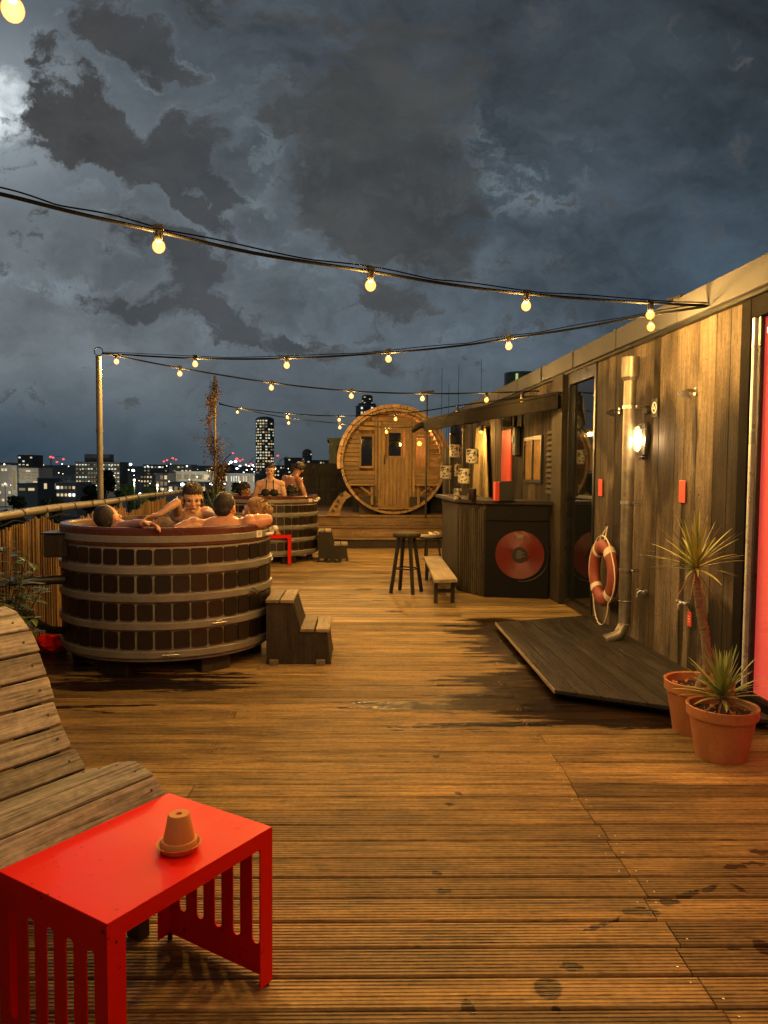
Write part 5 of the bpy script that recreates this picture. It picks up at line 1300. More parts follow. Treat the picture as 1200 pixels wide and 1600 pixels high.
b1_ = [P(px, py, invD(px, *e1)) for px, py in ((-120, 300), (248, 385), (579, 446), (822, 478), (1016, 492))]
string('string', 'thick front cable crossing the sky', c1, b1_[1:], order='in view from the left')
DA = (pA-O).dot(FH)
e2 = ((154, DA), (1105, DA1))
c2_ = [pA+Vector((.045, 0, 0))]+[P(px, py, invD(px, *e2)) for px, py in ((305, 560), (448, 560), (607, 551), (720, 540), (795, 529), (900, 513), (1000, 495))]+[A1+Vector((0, .01, 0))]
b2_ = [P(px, py, invD(px, *e2)) for px, py in ((305, 569), (448, 571), (607, 561), (795, 541), (1017, 511))]
string('string', 'cable from pale pole to roof edge', c2_, b2_)
A3 = X(842, 611, WX-.12); e3 = ((154, DA), (842, (A3-O).dot(FH)))
c3_ = [pA+Vector((.05, 0, -.01))]+[P(px, py, invD(px, *e3)) for px, py in ((182, 556), (281, 575), (424, 598), (549, 611), (660, 615), (760, 614))]+[A3]
b3_ = [P(px, py, invD(px, *e3)) for px, py in ((182, 565), (281, 584), (424, 606), (549, 619), (660, 623), (760, 625), (815, 625))]
string('string', 'cable from pale pole to bar canopy', c3_, b3_, twin=False)
DB = (pB-O).dot(FH); pB2 = P(342, 630, DB)
e4 = ((340, DB), (815, 10.2))
c4 = [pB2]+[P(px, py, invD(px, *e4)) for px, py in ((371, 637), (449, 646), (530, 650), (618, 647), (670, 641), (714, 634))]+[P(838, 618, 9.9)]
b4_ = [P(px, py, invD(px, *e4)) for px, py in ((371, 644), (449, 652), (530, 656), (618, 655), (714, 645))]
string('string', 'upper far cable from the vine pole', c4, b4_, watts=BULB_W*.95, twin=False)
e5 = ((340, DB), (700, 12.2))
c5 = [pB2+Vector((.01, 0, -.02))]+[P(px, py, invD(px, *e5)) for px, py in ((390, 642), (451, 653), (531, 662), (604, 668), (655, 666))]+[P(690, 658, 12.3)]
b5_ = [P(px, py, invD(px, *e5)) for px, py in ((451, 661), (531, 668), (604, 675), (672, 672))]
string('string', 'lower far cable above the sauna', c5, b5_, watts=BULB_W*.95, twin=False)
# cable overhead, mostly out of frame: the top-left bulb hangs on it
q0 = P(20, 15, 1.9)
c6 = [Vector((FX-.05, 2.6, 2.55)), q0+Vector((-.7, .25, .10)), q0+Vector((0, 0, .085)), q0+Vector((.9, -.2, .06)), q0+Vector((2.0, -.3, .12)), Vector((WX-.08, 1.9, 2.62))]
b6 = [q0, q0+Vector((.95, -.2, -.02)), q0+Vector((1.95, -.3, .03)), q0+Vector((2.85, -.2, .06))]
string('string', 'overhead cable at the top left corner', c6, b6, watts=25)
q1 = Vector((0, -1.6, 2.62)); c7 = [Vector((FX-.05, -1.4, 2.65)), q1+Vector((-1.2, .1, -.05)), q1+Vector((0, 0, -.1)), q1+Vector((1.3, 0, -.02)), Vector((WX-.08, -1.6, 2.7))]
string('string', 'cable behind the viewer', c7, [q1+Vector((-1.5, .12, -.12)), q1+Vector((.1, 0, -.19)), q1+Vector((1.4, 0, -.13))], watts=9)
# ------------------------------------------------------------------ the city beyond
WIN = [emit('lit_window_warm', (1., .78, .42), .75, 'NONE'), emit('lit_window_white', (.90, 1., .84), .85, 'NONE'), emit('lit_window_dim', (1., .74, .36), .22, 'NONE'), emit('lit_window_bright', (1, .97, .78), 2.2, 'NONE')]
GLD = plain('unlit_city_window', (.012, .014, .016), .2)
CW = [0]
def cbox(px0, px1, pyt, D, depth=12, zb=None):
    a, b = P(px0, 735, D), P(px1, 735, D); zt = P((px0+px1)/2, pyt, D).z; return a, b, zt, (zb if zb is not None else GZ)
def building(label, px0, px1, pyt, D, wall, rows, cols, lit, kinds=(0,), depth=14, roofbox=None, band=False, yrange=None, seed=0, name='office_building', wf=(.7, .55)):
    a, b, zt, zb = cbox(px0, px1, pyt, D); c = (a+b)/2; wd = (b-a).length; rz = math.atan2((b-a).y, (b-a).x); m_ = Matrix.Rotation(rz, 3, 'Z')
    T = thing(name, label, 'building', (c.x, c.y, zb)); bk = m_@Vector((0, depth/2, 0))
    mb = MB(); mb.box((c.x+bk.x, c.y+bk.y, (zt+zb)/2), (wd, depth, zt-zb), m_); mb.build('wall', M[wall], T)
    mb = MB(); mb.box((c.x+bk.x, c.y+bk.y, zt+.25), (wd*1.02, depth*1.02, .5), m_)
    if roofbox:
        x0_, x1_, ph = roofbox; q_ = m_@Vector((wd*(x0_+x1_)/2-wd/2, depth/2, 0)); mb.box((c.x+q_.x, c.y+q_.y, zt+.5+ph/2), (wd*(x1_-x0_), depth*.5, ph), m_)
    mb.build('roof', M[wall], T)
    rr = random.Random(seed+int(px0)); zlo = P(px0, (yrange or (0, 790))[1], D).z; zlo = max(zlo, zb+1); fh = (zt-zlo)/rows; cw_ = wd/cols
    mesh_cache = {}
    for i_ in range(rows):
        for j in range(cols):
            if rr.random() > lit: continue
            kd = rr.choice(kinds+(2, 0)); x_ = -wd/2+cw_*(j+.5); z_ = zt-fh*(i_+.5); fr_ = m_@Vector((x_, -.06, 0))
            if kd not in mesh_cache:
                q_ = MB(); w2, h2 = cw_*wf[0]*.72, fh*wf[1]*.72; q_.box((0, 0, 0), (w2, .1, h2), m_)
                o = q_.build('window', WIN[kd], None, origin=(0, 0, 0)); mesh_cache[kd] = o.data; o.parent = T
            else: o = bpy.data.objects.new('window', mesh_cache[kd]); C.objects.link(o); o.parent = T
            o.location = Vector((c.x+fr_.x, c.y+fr_.y, z_))-Vector((c.x, c.y, zb)); CW[0] += 1
    if band:
        mb = MB()
        for i_ in range(rows+1):
            z_ = zt-fh*i_; f2 = m_@Vector((0, -.15, 0)); mb.box((c.x+f2.x, c.y+f2.y, z_), (wd*1.01, .35, fh*.16), m_)
        mb.build('floor_slab', M['city'], T)
    return T
building('white office block at the far left picture edge with a blazing white stair strip', -14, 17, 728, 330, 'city', 5, 6, .75, (1, 0, 2), seed=1, wf=(.95, .45))
T = building('narrow floodlit white stair tower at the left edge of the skyline', 17.5, 26, 729, 328, 'city', 1, 1, 1, (3,), yrange=(0, 772), wf=(.9, .98), depth=4)
building('dark square tower with a few lit windows rising behind the left edge offices', 28, 52, 712, 480, 'cityd', 4, 4, .35, (0, 1), yrange=(0, 735))
building('beige five-storey block with dim lit balconies below the dark square tower', 28, 60, 733, 330, 'city', 4, 3, .85, (2,), yrange=(0, 756), band=True, wf=(.9, .6))
building('low hall with a dim lit band along its front beside the white offices', 27, 70, 757, 300, 'city', 1, 3, 1, (2, 0), yrange=(0, 772), wf=(.92, .35))
building('low flat shop row blazing with white light left of the wide office slab', 87, 118, 756, 260, 'city', 2, 5, .9, (0, 3), yrange=(0, 779), wf=(.8, .5))
building('long dark low roofed shed in front of the white shops', 58, 92, 749, 290, 'cityd', 1, 4, .3, (2,), yrange=(0, 770))
building('wide white office slab with bright ribbon windows and a dark plant room on top', 118, 187, 723, 420, 'cityd', 7, 15, .86, (1, 1, 0, 2), yrange=(0, 768), roofbox=(.15, .72, 4.2), band=True, wf=(.8, .42))
building('small warm windowed block right of the pale pole', 219, 238, 742, 400, 'cityd', 3, 4, .8, (0, 2), yrange=(0, 762))
building('small block with crowded white windows behind the tree tops', 224, 262, 727, 520, 'cityd', 5, 7, .55, (0, 1), yrange=(0, 755))
building('half built tower with lit top floors left of the vine pole', 264, 300, 727, 480, 'city', 4, 6, .6, (2, 0), yrange=(0, 750), band=True)
building('yellow lit concrete block beside the half built tower', 243, 262, 741, 380, 'city', 3, 3, .9, (2,), yrange=(0, 770), wf=(.9, .85))
building('long white floodlit hall left of the vine pole', 275, 328, 738, 360, 'lithall', 1, 5, 1, (2, 0), yrange=(0, 752), wf=(.96, .75))
building('bright lower hall shining under the white floodlit hall', 262, 322, 755, 320, 'city', 1, 7, .9, (3, 0, 2), yrange=(0, 772), wf=(.8, .5))
building('plain dark block right of the vine pole', 343, 358, 727, 420, 'cityd', 3, 2, 0, (0,))
building('long pale colonnade building with a row of lit bays before the round-topped tower', 352, 398, 741, 400, 'city', 1, 12, .95, (0, 1), yrange=(0, 755), wf=(.55, .8))
building('grey office block with scattered lights behind the standing bather', 444, 471, 716, 560, 'cityd', 5, 5, .25, (0, 2), yrange=(0, 740))
building('broad apartment block speckled with lit windows left of the sauna', 487, 532, 720, 520, 'cityd', 7, 11, .42, (0, 1, 2), yrange=(0, 765))
building('low dark block with few lights between the towers', 428, 446, 728, 600, 'cityd', 3, 4, .35, (0,), yrange=(0, 745))
building('low flat office row with dim lights beyond the far end of the reed fence', 330, 352, 748, 420, 'cityd', 2, 4, .7, (0, 2), yrange=(0, 765))
def round_tower(label, px0, px1, pyt, D, rows, cols, lit, kinds, dome=0., seed=4, ylow=735):
    c = P((px0+px1)/2, 735, D); r = (px1-px0)/2*D/F; zt = P(600, pyt, D).z; c.y += r
    T = thing('residential_tower', label, 'building', (c.x, c.y, GZ)); mb = MB()
    pr_ = [(1e-4, GZ), (r, GZ), (r, zt-dome)]+[(r*math.cos(a), zt-dome+dome*math.sin(a)) for a in [.3, .6, .9, 1.2, 1.5]] if dome else [(1e-4, GZ), (r, GZ), (r, zt), (r*.8, zt), (r*.8, zt+r*.25), (1e-4, zt+r*.25)]
    if dome: pr_.append((1e-4, zt))
    mb.lathe((c.x, c.y, 0), pr_, 28); mb.build('wall', M['cityd'], T, smooth=30)
    mb = MB(); zlo = P(600, ylow, D).z; fh = (zt-dome-zlo)/rows
    for i_ in range(rows+1): mb.lathe((c.x, c.y, zlo+fh*i_), [(r, -fh*.1), (r*1.02, -fh*.1), (r*1.02, fh*.1), (r, fh*.1)], 28)
    mb.build('floor_slab', M['city'], T, smooth=30)
    rr = random.Random(seed); fa = math.atan2(-c.y, -c.x); cache = {}
    for i_ in range(rows):
        for j in range(cols):
            if rr.random() > lit: continue
            a = fa-1.25+2.5*(j+.5)/cols; kd = rr.choice(kinds)
            if kd not in cache:
                q_ = MB(); q_.box((0, 0, 0), (.12, r*2.5/cols*.62, fh*.46)); o = q_.build('window', WIN[kd], None, origin=(0, 0, 0)); cache[kd] = o.data; o.parent = T
            else: o = bpy.data.objects.new('window', cache[kd]); C.objects.link(o); o.parent = T
            o.location = (r*1.005*math.cos(a), r*1.005*math.sin(a), zlo+fh*(i_+.5)-GZ); o.rotation_euler = (0, 0, a); CW[0] += 1
    return T
round_tower('slender rounded tower with many lit flats left of the sauna', 398, 427, 651, 700, 19, 8, .74, (0, 0, 1, 2), 3., 21, 742)
round_tower('lit high-rise showing over the left top of the sauna barrel', 556, 591, 634, 760, 14, 8, .55, (1, 0, 1), 0, 5, 735)
round_tower('narrow cap of the high-rise above the sauna barrel', 565, 582, 619, 768, 5, 5, .25, (0,), 0, 8, 634)
round_tower('small dark domed tower right of the standing bathers', 472, 487, 702, 640, 8, 4, .28, (0, 1), 3.5, 3, 740)
# scattered street lights
rr = random.Random(31); SL = MB(); SL.ball((0, 0, 0), 1, 8, 6)
def lightcol(k): return WLM[k]
WLM = [emit('street_light_white', (.95, 1, .95), 7, 'NONE'), emit('street_light_warm', (1., .75, .4), 5, 'NONE'), emit('red_warning_light', (1, .08, .08), 2.5, 'NONE')]
protos = []
for mt in WLM:
    me = None
    q_ = MB(); q_.ball((0, 0, 0), 1, 8, 6); o = q_.build('city_lamp', mt, origin=(0, 0, 0)); protos.append(o.data); bpy.data.objects.remove(o)
def city_lamp(px, py, D, rpx, k, label, group, nm='city_lamp', cat='street lamp'):
    p = P(px, py, D); o = bpy.data.objects.new(nm, protos[k]); C.objects.link(o); o.location = p; s_ = rpx*D/F; o.scale = (s_, s_, s_*.8); tag(o, label, cat, group); return o
for k in range(190):
    px = rr.uniform(0, 540); 
    if 398 < px < 428 or 190 < px < 216 and rr.random() < .5: continue
    py = rr.choice((rr.uniform(724, 738), rr.uniform(728, 760), rr.uniform(745, 790))) ; 
    if py > 735+ (1180-px*1.0)/20: continue
    if px > 330: py = min(py, 756)
    city_lamp(px, py, rr.uniform(255, 600) if py > 742 else rr.uniform(350, 900), rr.choice((.4, .5, .65, .8, 1.15)), rr.choice((0, 0, 1)), 'tiny distant street light glittering low over the dark city', 'distant street lights')
for px, py, r_, nm in ((7, 731, 3.2, 'bluish'), (204, 725.5, 2.2, 'lonely'), (208, 735, 2.4, 'flat'), (267, 768, 3.6, 'dazzling'), (330, 756, 2.6, 'bright'), (285, 757, 3.0, 'white'), (352, 742, 2.6, 'glaring'), (116, 755, 2.2, 'greenish'), (219, 772, 2.4, 'tree-side')):
    city_lamp(px, py, 300 if py > 750 else 500, r_, 0, '%s floodlight, larger than the lights around it in the city %s' % (nm, 'at the left edge' if px < 20 else 'beyond the reed fence'), 'bright city floodlights', 'floodlight', 'floodlight')
# tower cranes with red warning lights
def crane(px, pym, D, jib, label, lights):
    p = P(px, 735, D); zt = P(px, pym, D).z; T = thing('tower_crane', label, 'crane', (p.x, p.y, GZ), 'tower cranes on the skyline')
    mb = MB()
    for sx2 in (-.9, .9):
        for sy2 in (-.9, .9): mb.beam((p.x+sx2, p.y+sy2, GZ), (p.x+sx2, p.y+sy2, zt), .25, .25, up=(0, 1, 0))
    k = 0; z_ = GZ
    while z_ < zt-2: mb.beam((p.x-.9*(-1)**k, p.y-.9, z_), (p.x+.9*(-1)**k, p.y-.9, z_+2), .18, .18, up=(0, 1, 0)); z_ += 2; k += 1
    mb.build('mast', M['cityd'], T)
    e = P(*jib, D); mb = MB(); b_ = Vector((p.x, p.y, zt)); mb.beam(b_-(e-b_)*.25, e, .3, .3); mb.beam(b_+Vector((0, 0, 1.2)), e, .2, .2)
    for k in range(10): mb.beam(b_.lerp(e, k/10), (b_+Vector((0, 0, 1.2))).lerp(e, (k+.5)/10), .15, .15)
    mb.build('jib', M['cityd'], T)
    for (lx_, ly_, lr, kk) in lights:
        q_ = P(lx_, ly_, D*.995); o = bpy.data.objects.new('warning_light', protos[kk]); C.objects.link(o); o.parent = T; o.location = q_-Vector((p.x, p.y, GZ)); s_ = lr*D/F; o.scale = (s_*1.4, s_, s_)
crane(80, 716, 900, (99, 712), 'far crane with three pink-red lights over the left offices', [(79, 714, 1.5, 2), (83, 715, 1.3, 2), (89, 722, 1.3, 2), (99, 717.5, 1.3, 2)])
crane(262, 722, 900, (274, 715), 'far crane with paired red lights left of the vine pole', [(256, 721, 1.2, 2), (261, 719, 1.2, 2), (270, 716, 1.3, 2), (275, 718, 1., 2)])
crane(350, 720, 620, (366, 705), 'crane with a raised faintly lit jib right of the vine pole', [(364, 708, 1.2, 2), (370, 717, 1.8, 2), (368, 721, 1.6, 0), (361, 722, 1.6, 0), (375, 720, 1.3, 2), (379, 718, 1., 2), (375, 728, 1.2, 0), (370, 732, 1.2, 0)])
crane(391, 722, 800, (398, 714), 'small far crane just left of the rounded tower', [(392, 725, 1.3, 2), (389, 728, 1., 0), (395, 727, 1., 0)])
crane(436, 722, 700, (450, 712), 'crane with a single red lamp between the domed tower and the rounded tower', [(434, 712, 1.2, 2), (452, 718, 1.1, 2)])
lamp_red = P(750, 627, 60); city_lamp(750, 628, 60, 3, 2, 'lone red aviation light glowing above the bar canopy', None, 'warning_light', 'warning light')
mb = MB(); mb.tube([(lamp_red.x, lamp_red.y, GZ), (lamp_red.x, lamp_red.y, lamp_red.z)], .08, 6); o = mb.build('beacon_mast', M['cityd'], origin=(lamp_red.x, lamp_red.y, GZ)); tag(o, 'thin mast under the lone red aviation light above the canopy', 'mast')
# trees
def tree(px, pyt, D, wpx, label, leafm='leafdark', seed=1, n=1500, tall=False):
    rr = random.Random(seed); c = P(px, 735, D); c.z = GZ; zt = P(px, pyt, D).z; rw = wpx/2*D/F; hgt = zt-GZ
    T = thing('tree', label, 'tree', c, 'city trees below the terrace'); mb = MB()
    mb.tube([c, c+Vector((.1, 0, hgt*.4)), c+Vector((0, 0, hgt*.85))], [.35, .25, .06], 8); cl = []
    for k in range(11):
        a = rr.uniform(0, 6.28); f = rr.uniform(.35, .92); e = c+Vector((math.cos(a)*rw*.62*(1.15-f*.7), math.sin(a)*rw*.62, hgt*min(.95, f+.06))); mb.tube([c+Vector((0, 0, hgt*(f-.15))), e], [.12, .03], 6); cl.append((e, rw*rr.uniform(.32, .55)))
    cl.append((c+Vector((0, 0, hgt*.93)), rw*.4)); mb.build('trunk', M['bark'], T)
    mb = MB()
    for k in range(n):
        e, r_ = rr.choice(cl); d = Vector((rr.gauss(0, 1), rr.gauss(0, 1), rr.gauss(0, 1))).normalized()*r_*rr.random()**.4
        p = e+Vector((d.x, d.y, d.z*(1.5 if tall else .9))); p.z = min(p.z, zt+rr.uniform(-.3, .1)); s_ = rr.uniform(.18, .42); a = Vector((rr.gauss(0, 1), rr.gauss(0, 1), rr.gauss(0, 1))).normalized(); b = a.orthogonal().normalized()
        mb.add([p+a*s_, p+b*s_*.7, p-a*s_, p-b*s_*.7], [(0, 1, 2, 3)])
    mb.build('crown', M[leafm], T)
M['leaflit'] = plain('tree_leaf_lit', (.10, .16, .03), .6, 0, .5, 1.5)  # brighter leaf copy for street-lit trees, lamplight put into its colour
tree(163, 737, 120, 40, 'tall dark tree in front of the wide office slab behind the pale pole', seed=2, n=2600, tall=True)
tree(140, 755, 110, 30, 'dark bushy tree left of the tall one before the office slab', seed=3, n=1700)
tree(184, 762, 130, 24, 'small dark tree right of the pale pole', seed=4)
tree(200, 755, 150, 34, 'green street-lit tree between the pale pole and the bright halls', 'leaflit', 5, 2200)
tree(238, 757, 150, 36, 'second green street-lit tree beside the bright halls', 'leaflit', 6, 2200)
tree(222, 768, 140, 22, 'low bush-like lit tree between the two green trees', 'leaflit', 7)
tree(300, 764, 150, 30, 'dark round tree in front of the bright lower hall', seed=8)
tree(325, 766, 130, 26, 'dark tree near the woman bather and the vine', seed=9)
tree(20, 776, 150, 46, 'dark tree crown at the left edge above the rail', seed=10)
tree(75, 778, 140, 50, 'dark broad tree crown just above the rail left of the shops', seed=12)
tree(368, 752, 160, 30, 'dark tree between colonnade building and the far tub', seed=13)
tree(500, 735, 60, 60, 'dark leafy tree mass behind the board fence left of the sauna', seed=14)
for k, (px, py, D, col, wt) in enumerate(((210, 752, 140, (1, .95, .6), 900), (246, 760, 140, (1, .95, .6), 700))):
    c = P(px, py, D-6); T = thing('lamp_post', '%s lamp post shining on the green city trees' % ('left' if k == 0 else 'right-hand'), 'lamp post', (c.x, c.y, GZ), 'lamp posts by the trees')
    mb = MB(); mb.tube([(c.x, c.y, GZ), (c.x, c.y, c.z)], [.1, .06], 8); mb.build('post', M['cityd'], T); mb = MB(); mb.ball(c+Vector((0, 0, .2)), .22, 8, 6); mb.build('lamp_head', WLM[1], T)
    lamp('post_light', c+Vector((0, -.2, -.4)), wt, T, col, .2)
for k, (px, py, D, wt, lb) in enumerate(((300, 757, 335, 9000, 'added lamp mast brightening the long white hall'), (8, 757, 312, 7000, 'added lamp mast brightening the left edge offices'), (375, 754, 380, 9000, 'added lamp mast brightening the colonnade building'), (150, 760, 395, 6000, 'added lamp mast brightening the wide office slab'))):  # masts added to brighten the city facades
    c = P(px, py, D); T = thing('added_light_mast', lb, 'floodlight', (c.x, c.y, GZ), 'added city lamp masts')
    mb = MB(); mb.tube([(c.x, c.y, GZ), (c.x, c.y, c.z)], [.15, .1], 8); mb.build('mast', M['cityd'], T); mb = MB(); mb.ball(c+Vector((0, 0, .3)), .35, 8, 6); mb.build('lamp_head', WLM[1], T)
    lamp('added_facade_light', c+Vector((0, 2, -.2)), wt, T, (1, .92, .7), .5)
print('windows', CW[0])
# ------------------------------------------------------------------ bathers
def bake(o, mods):
    for nm, ty, kw in mods:
        md = o.modifiers.new(nm, ty)
        for a, v in kw.items(): setattr(md, a, v)
    dg = bpy.context.evaluated_depsgraph_get(); me = bpy.data.meshes.new_from_object(o.evaluated_get(dg)); o.modifiers.clear(); old = o.data; o.data = me
    me.polygons.foreach_set('use_smooth', [True]*len(me.polygons)); return o
def cap(mb, a, b, ra, rb, n=14):
    a, b = Vector(a), Vector(b); L_ = (b-a).length; k = 9
    mb.tube([a.lerp(b, i_/k) for i_ in range(k+1)], [ra+(rb-ra)*i_/k for i_ in range(k+1)], n); mb.ball(a, ra, n, 8); mb.ball(b, rb, n, 8)
def hand(mb, wr, d, pn, curl=.9, s=1., thumb=1):
    """palm + five bent fingers; d = pointing direction, pn = palm normal (fingers curl toward it)"""
    d = d.normalized(); pn = (pn-d*pn.dot(d)).normalized(); sd = d.cross(pn)*thumb
    Mx = Matrix((d, sd, pn)).transposed(); mb.ball(wr+d*.045*s, (.052*s, .040*s, .017*s), 14, 10, rot=Mx); cap(mb, wr, wr+d*.02*s, .024*s, .022*s, 10)
    for k, (off, L_) in enumerate(((.030, .070), (.010, .078), (-.011, .073), (-.031, .057))):
        p = wr+d*.085*s+sd*off*s*.95-pn*.002; dd = d.copy()+sd*off*1.6; dd.normalize()
        for j, (fl, ra, rb) in enumerate(((.44, .0092, .0086), (.32, .0086, .0078), (.24, .0078, .0066))):
            dd = (dd*math.cos(curl*(.45+.25*j))+pn*math.sin(curl*(.45+.25*j))).normalized(); q_ = p+dd*L_*fl*s; cap(mb, p, q_, ra*s, rb*s, 8); p = q_
    p = wr+d*.03*s+sd*.032*s; q_ = p+(d*.6+sd*.75+pn*.25).normalized()*.036*s; cap(mb, p, q_, .013*s, .010*s, 8); cap(mb, q_, q_+(d*.85+sd*.15+pn*.4).normalized()*.028*s, .010*s, .008*s, 8)
def head_geo(mb, hc, fw, upv, s=1.):
    fw = fw.normalized(); upv = (upv-fw*upv.dot(fw)).normalized(); sd = fw.cross(upv); Mx = Matrix((sd, fw, upv)).transposed()
    def h(x, y, z): return hc+Mx@Vector((x, y, z))*s
    mb.ball(h(0, -.012, .022), (.076*s, .094*s, .094*s), 22, 16, rot=Mx); mb.ball(h(0, .022, -.045), (.056*s, .062*s, .070*s), 18, 12, rot=Mx); mb.ball(h(0, .062, -.092), (.022*s, .022*s, .018*s), 12, 8, rot=Mx)
    mb.ball(h(0, .074, .018), (.052*s, .016*s, .014*s), 14, 8, rot=Mx)                       # brow
    cap(mb, h(0, .086, .010), h(0, .104, -.028), .0085*s, .013*s, 8); mb.ball(h(.012, .094, -.032), .0085*s, 8, 6); mb.ball(h(-.012, .094, -.032), .0085*s, 8, 6)
    for x_ in (-1, 1): mb.ball(h(.038*x_, .062, -.030), (.024*s, .022*s, .020*s), 12, 8, rot=Mx); mb.ball(h(.077*x_, -.008, -.012), (.008*s, .018*s, .030*s), 10, 8, rot=Mx)
    mb.ball(h(0, .082, -.060), (.024*s, .012*s, .010*s), 12, 8, rot=Mx)
    return h, Mx
def person(label, hc, fw, upv, neck, shL, shR, armL, armR, hip, skin='skin', vox=.0075, s=1., face=False, handL=None, handR=None, hair=None, arm_r=(.050, .040, .027), chest=1., group='bathers in the hot tubs', extra=None, bust=0):
    T = thing('person', label, 'person', (hip.x, hip.y, hip.z), group)
    mb = MB(); h, Mx = head_geo(mb, hc, fw, upv, s)
    cap(mb, neck, hc+(neck-hc)*.35, .062*s, .056*s)
    ct = (shL+shR)/2; dn = (hip-ct); sd = (shR-shL).normalized(); fr = Vector((0, 0, 1)).cross(sd).normalized(); CMx = Matrix((sd, fr, sd.cross(fr))).transposed()
    wsh = (shR-shL).length/2
    cap(mb, shL, neck+Vector((0, 0, -.04)), .058, .058); cap(mb, shR, neck+Vector((0, 0, -.04)), .058, .058)
    cap(mb, shL.lerp(neck, .25)+Vector((0, 0, -.01)), neck+Vector((0, 0, .01)), .03, .05); cap(mb, shR.lerp(neck, .25)+Vector((0, 0, -.01)), neck+Vector((0, 0, .01)), .03, .05)
    for f, rx, ry in ((.12, .98, .105), (.30, 1.0, .115), (.52, .92, .11), (.75, .80, .10), (1., .85, .12)):
        p = ct+dn*f; mb.ball(p, (wsh*rx*chest, ry, .13), 20, 12, rot=CMx)
    if bust:
        for x_ in (-1, 1): mb.ball(ct+dn*.27+sd*.075*x_+fr*bust*.085, (.062, .058, .062), 14, 10)
    mb.ball(shL, .066, 14, 10); mb.ball(shR, .066, 14, 10)
    for sh, arm, hd, tm in ((shL, armL, handL, 1), (shR, armR, handR, -1)):
        if not arm: continue
        el, wr = arm; cap(mb, sh, sh.lerp(el, .45), arm_r[0], arm_r[0]*1.02); cap(mb, sh.lerp(el, .45), el, arm_r[0]*1.02, arm_r[1]); cap(mb, el, el.lerp(wr, .35), arm_r[1], arm_r[1]*1.02); cap(mb, el.lerp(wr, .35), wr, arm_r[1]*1.02, arm_r[2])
        if hd: hand(mb, wr, hd[0], hd[1], hd[2], 1., tm*(hd[3] if len(hd) > 3 else 1))
    legd = fr if True else fr
    for x_ in (-1, 1): k_ = hip+sd*.10*x_+fr*.36*(1 if not extra else extra)+Vector((0, 0, .02)); cap(mb, hip+sd*.09*x_, k_, .082, .058); cap(mb, k_, k_+Vector((0, 0, -.34)), .052, .036)
    o = mb.build('body', M[skin], T)
    bake(o, [('r', 'REMESH', dict(mode='VOXEL', voxel_size=vox, use_smooth_shade=True)), ('s', 'SMOOTH', dict(factor=.5, iterations=3 if vox > .005 else 2))])
    if face:
        for x_ in (-1, 1): q_ = MB(); q_.ball(h(.031*x_, .070, -.004), (.013*s, .010*s, .008*s), 10, 8, rot=Mx); q_.build('eye', M['eye'], T, smooth=True); q_ = MB(); q_.tube([h(.014*x_, .084, .016), h(.032*x_, .083, .021), h(.048*x_, .070, .014)], [.0025, .0035, .002], 6); q_.build('eyebrow', M['hairdark'], T, smooth=True)
        q_ = MB(); q_.ball(h(0, .0915, -.060), (.021*s, .006*s, .0065*s), 12, 8, rot=Mx); q_.build('mouth', M['lips'], T, smooth=True)
    if hair:
        kind, mt = hair; q_ = MB()
        if kind == 'short': q_.ball(h(0, -.012, .052), (.084*s, .099*s, .082*s), 20, 14, rot=Mx); q_.ball(h(0, -.022, .034), (.081*s, .088*s, .092*s), 20, 14, rot=Mx); q_.ball(h(0, -.055, -.02), (.066*s, .052*s, .06*s), 16, 10, rot=Mx)
        if kind == 'crop': q_.ball(h(0, -.021, .028), (.0785*s, .0895*s, .0925*s), 20, 14, rot=Mx); q_.ball(h(0, -.050, -.02), (.066*s, .053*s, .055*s), 16, 10, rot=Mx)
        if kind == 'full':
            q_.ball(h(0, -.012, .056), (.086*s, .101*s, .084*s), 20, 14, rot=Mx); q_.ball(h(0, -.026, .040), (.092*s, .094*s, .094*s), 20, 14, rot=Mx); rr = random.Random(3)
            for k in range(26): a = rr.uniform(0, 6.28); e = rr.uniform(.0, 1.3); q_.ball(h(.086*math.cos(a)*math.cos(e), -.028+.092*math.sin(a)*math.cos(e), .04+.088*math.sin(e)), (.024*s,)*3, 8, 6)
            q_.ball(h(0, -.07, -.03), (.07*s, .05*s, .07*s), 14, 10, rot=Mx)
        if kind == 'updo':
            q_.ball(h(0, -.016, .066), (.082*s, .095*s, .070*s), 20, 14, rot=Mx); q_.ball(h(0, -.030, .032), (.085*s, .084*s, .090*s), 20, 14, rot=Mx); q_.ball(h(0, -.058, -.02), (.066*s, .05*s, .06*s), 14, 10, rot=Mx)
            q_.ball(h(.0, -.115, .065), (.048*s, .045*s, .045*s), 14, 10, rot=Mx)
            for k in range(12): a = k*.55; q_.ball(h(.03*math.cos(a), -.12+.012*math.sin(a*2), .065+.03*math.sin(a)), (.02*s,)*3, 8, 6)
            for x_ in (-1, 1): cap(q_, h(.07*x_, .03, .0), h(.074*x_, .02, -.07), .010*s, .004*s, 6)
        ho = q_.build('hair', M[mt], T); bake(ho, [('r', 'REMESH', dict(mode='VOXEL', voxel_size=.004)), ('d', 'SMOOTH', dict(factor=.5, iterations=2))])
        amp = .0012 if kind == 'crop' else .005; og = ORG[T.name]; hl = hc-og
        for v in ho.data.vertices:
            d = v.co-hl; a_ = math.atan2(d.y, d.x); v.co += d.normalized()*amp*(noise.noise(Vector((a_*9, d.z*14, 1)))+.8*noise.noise(v.co*70))
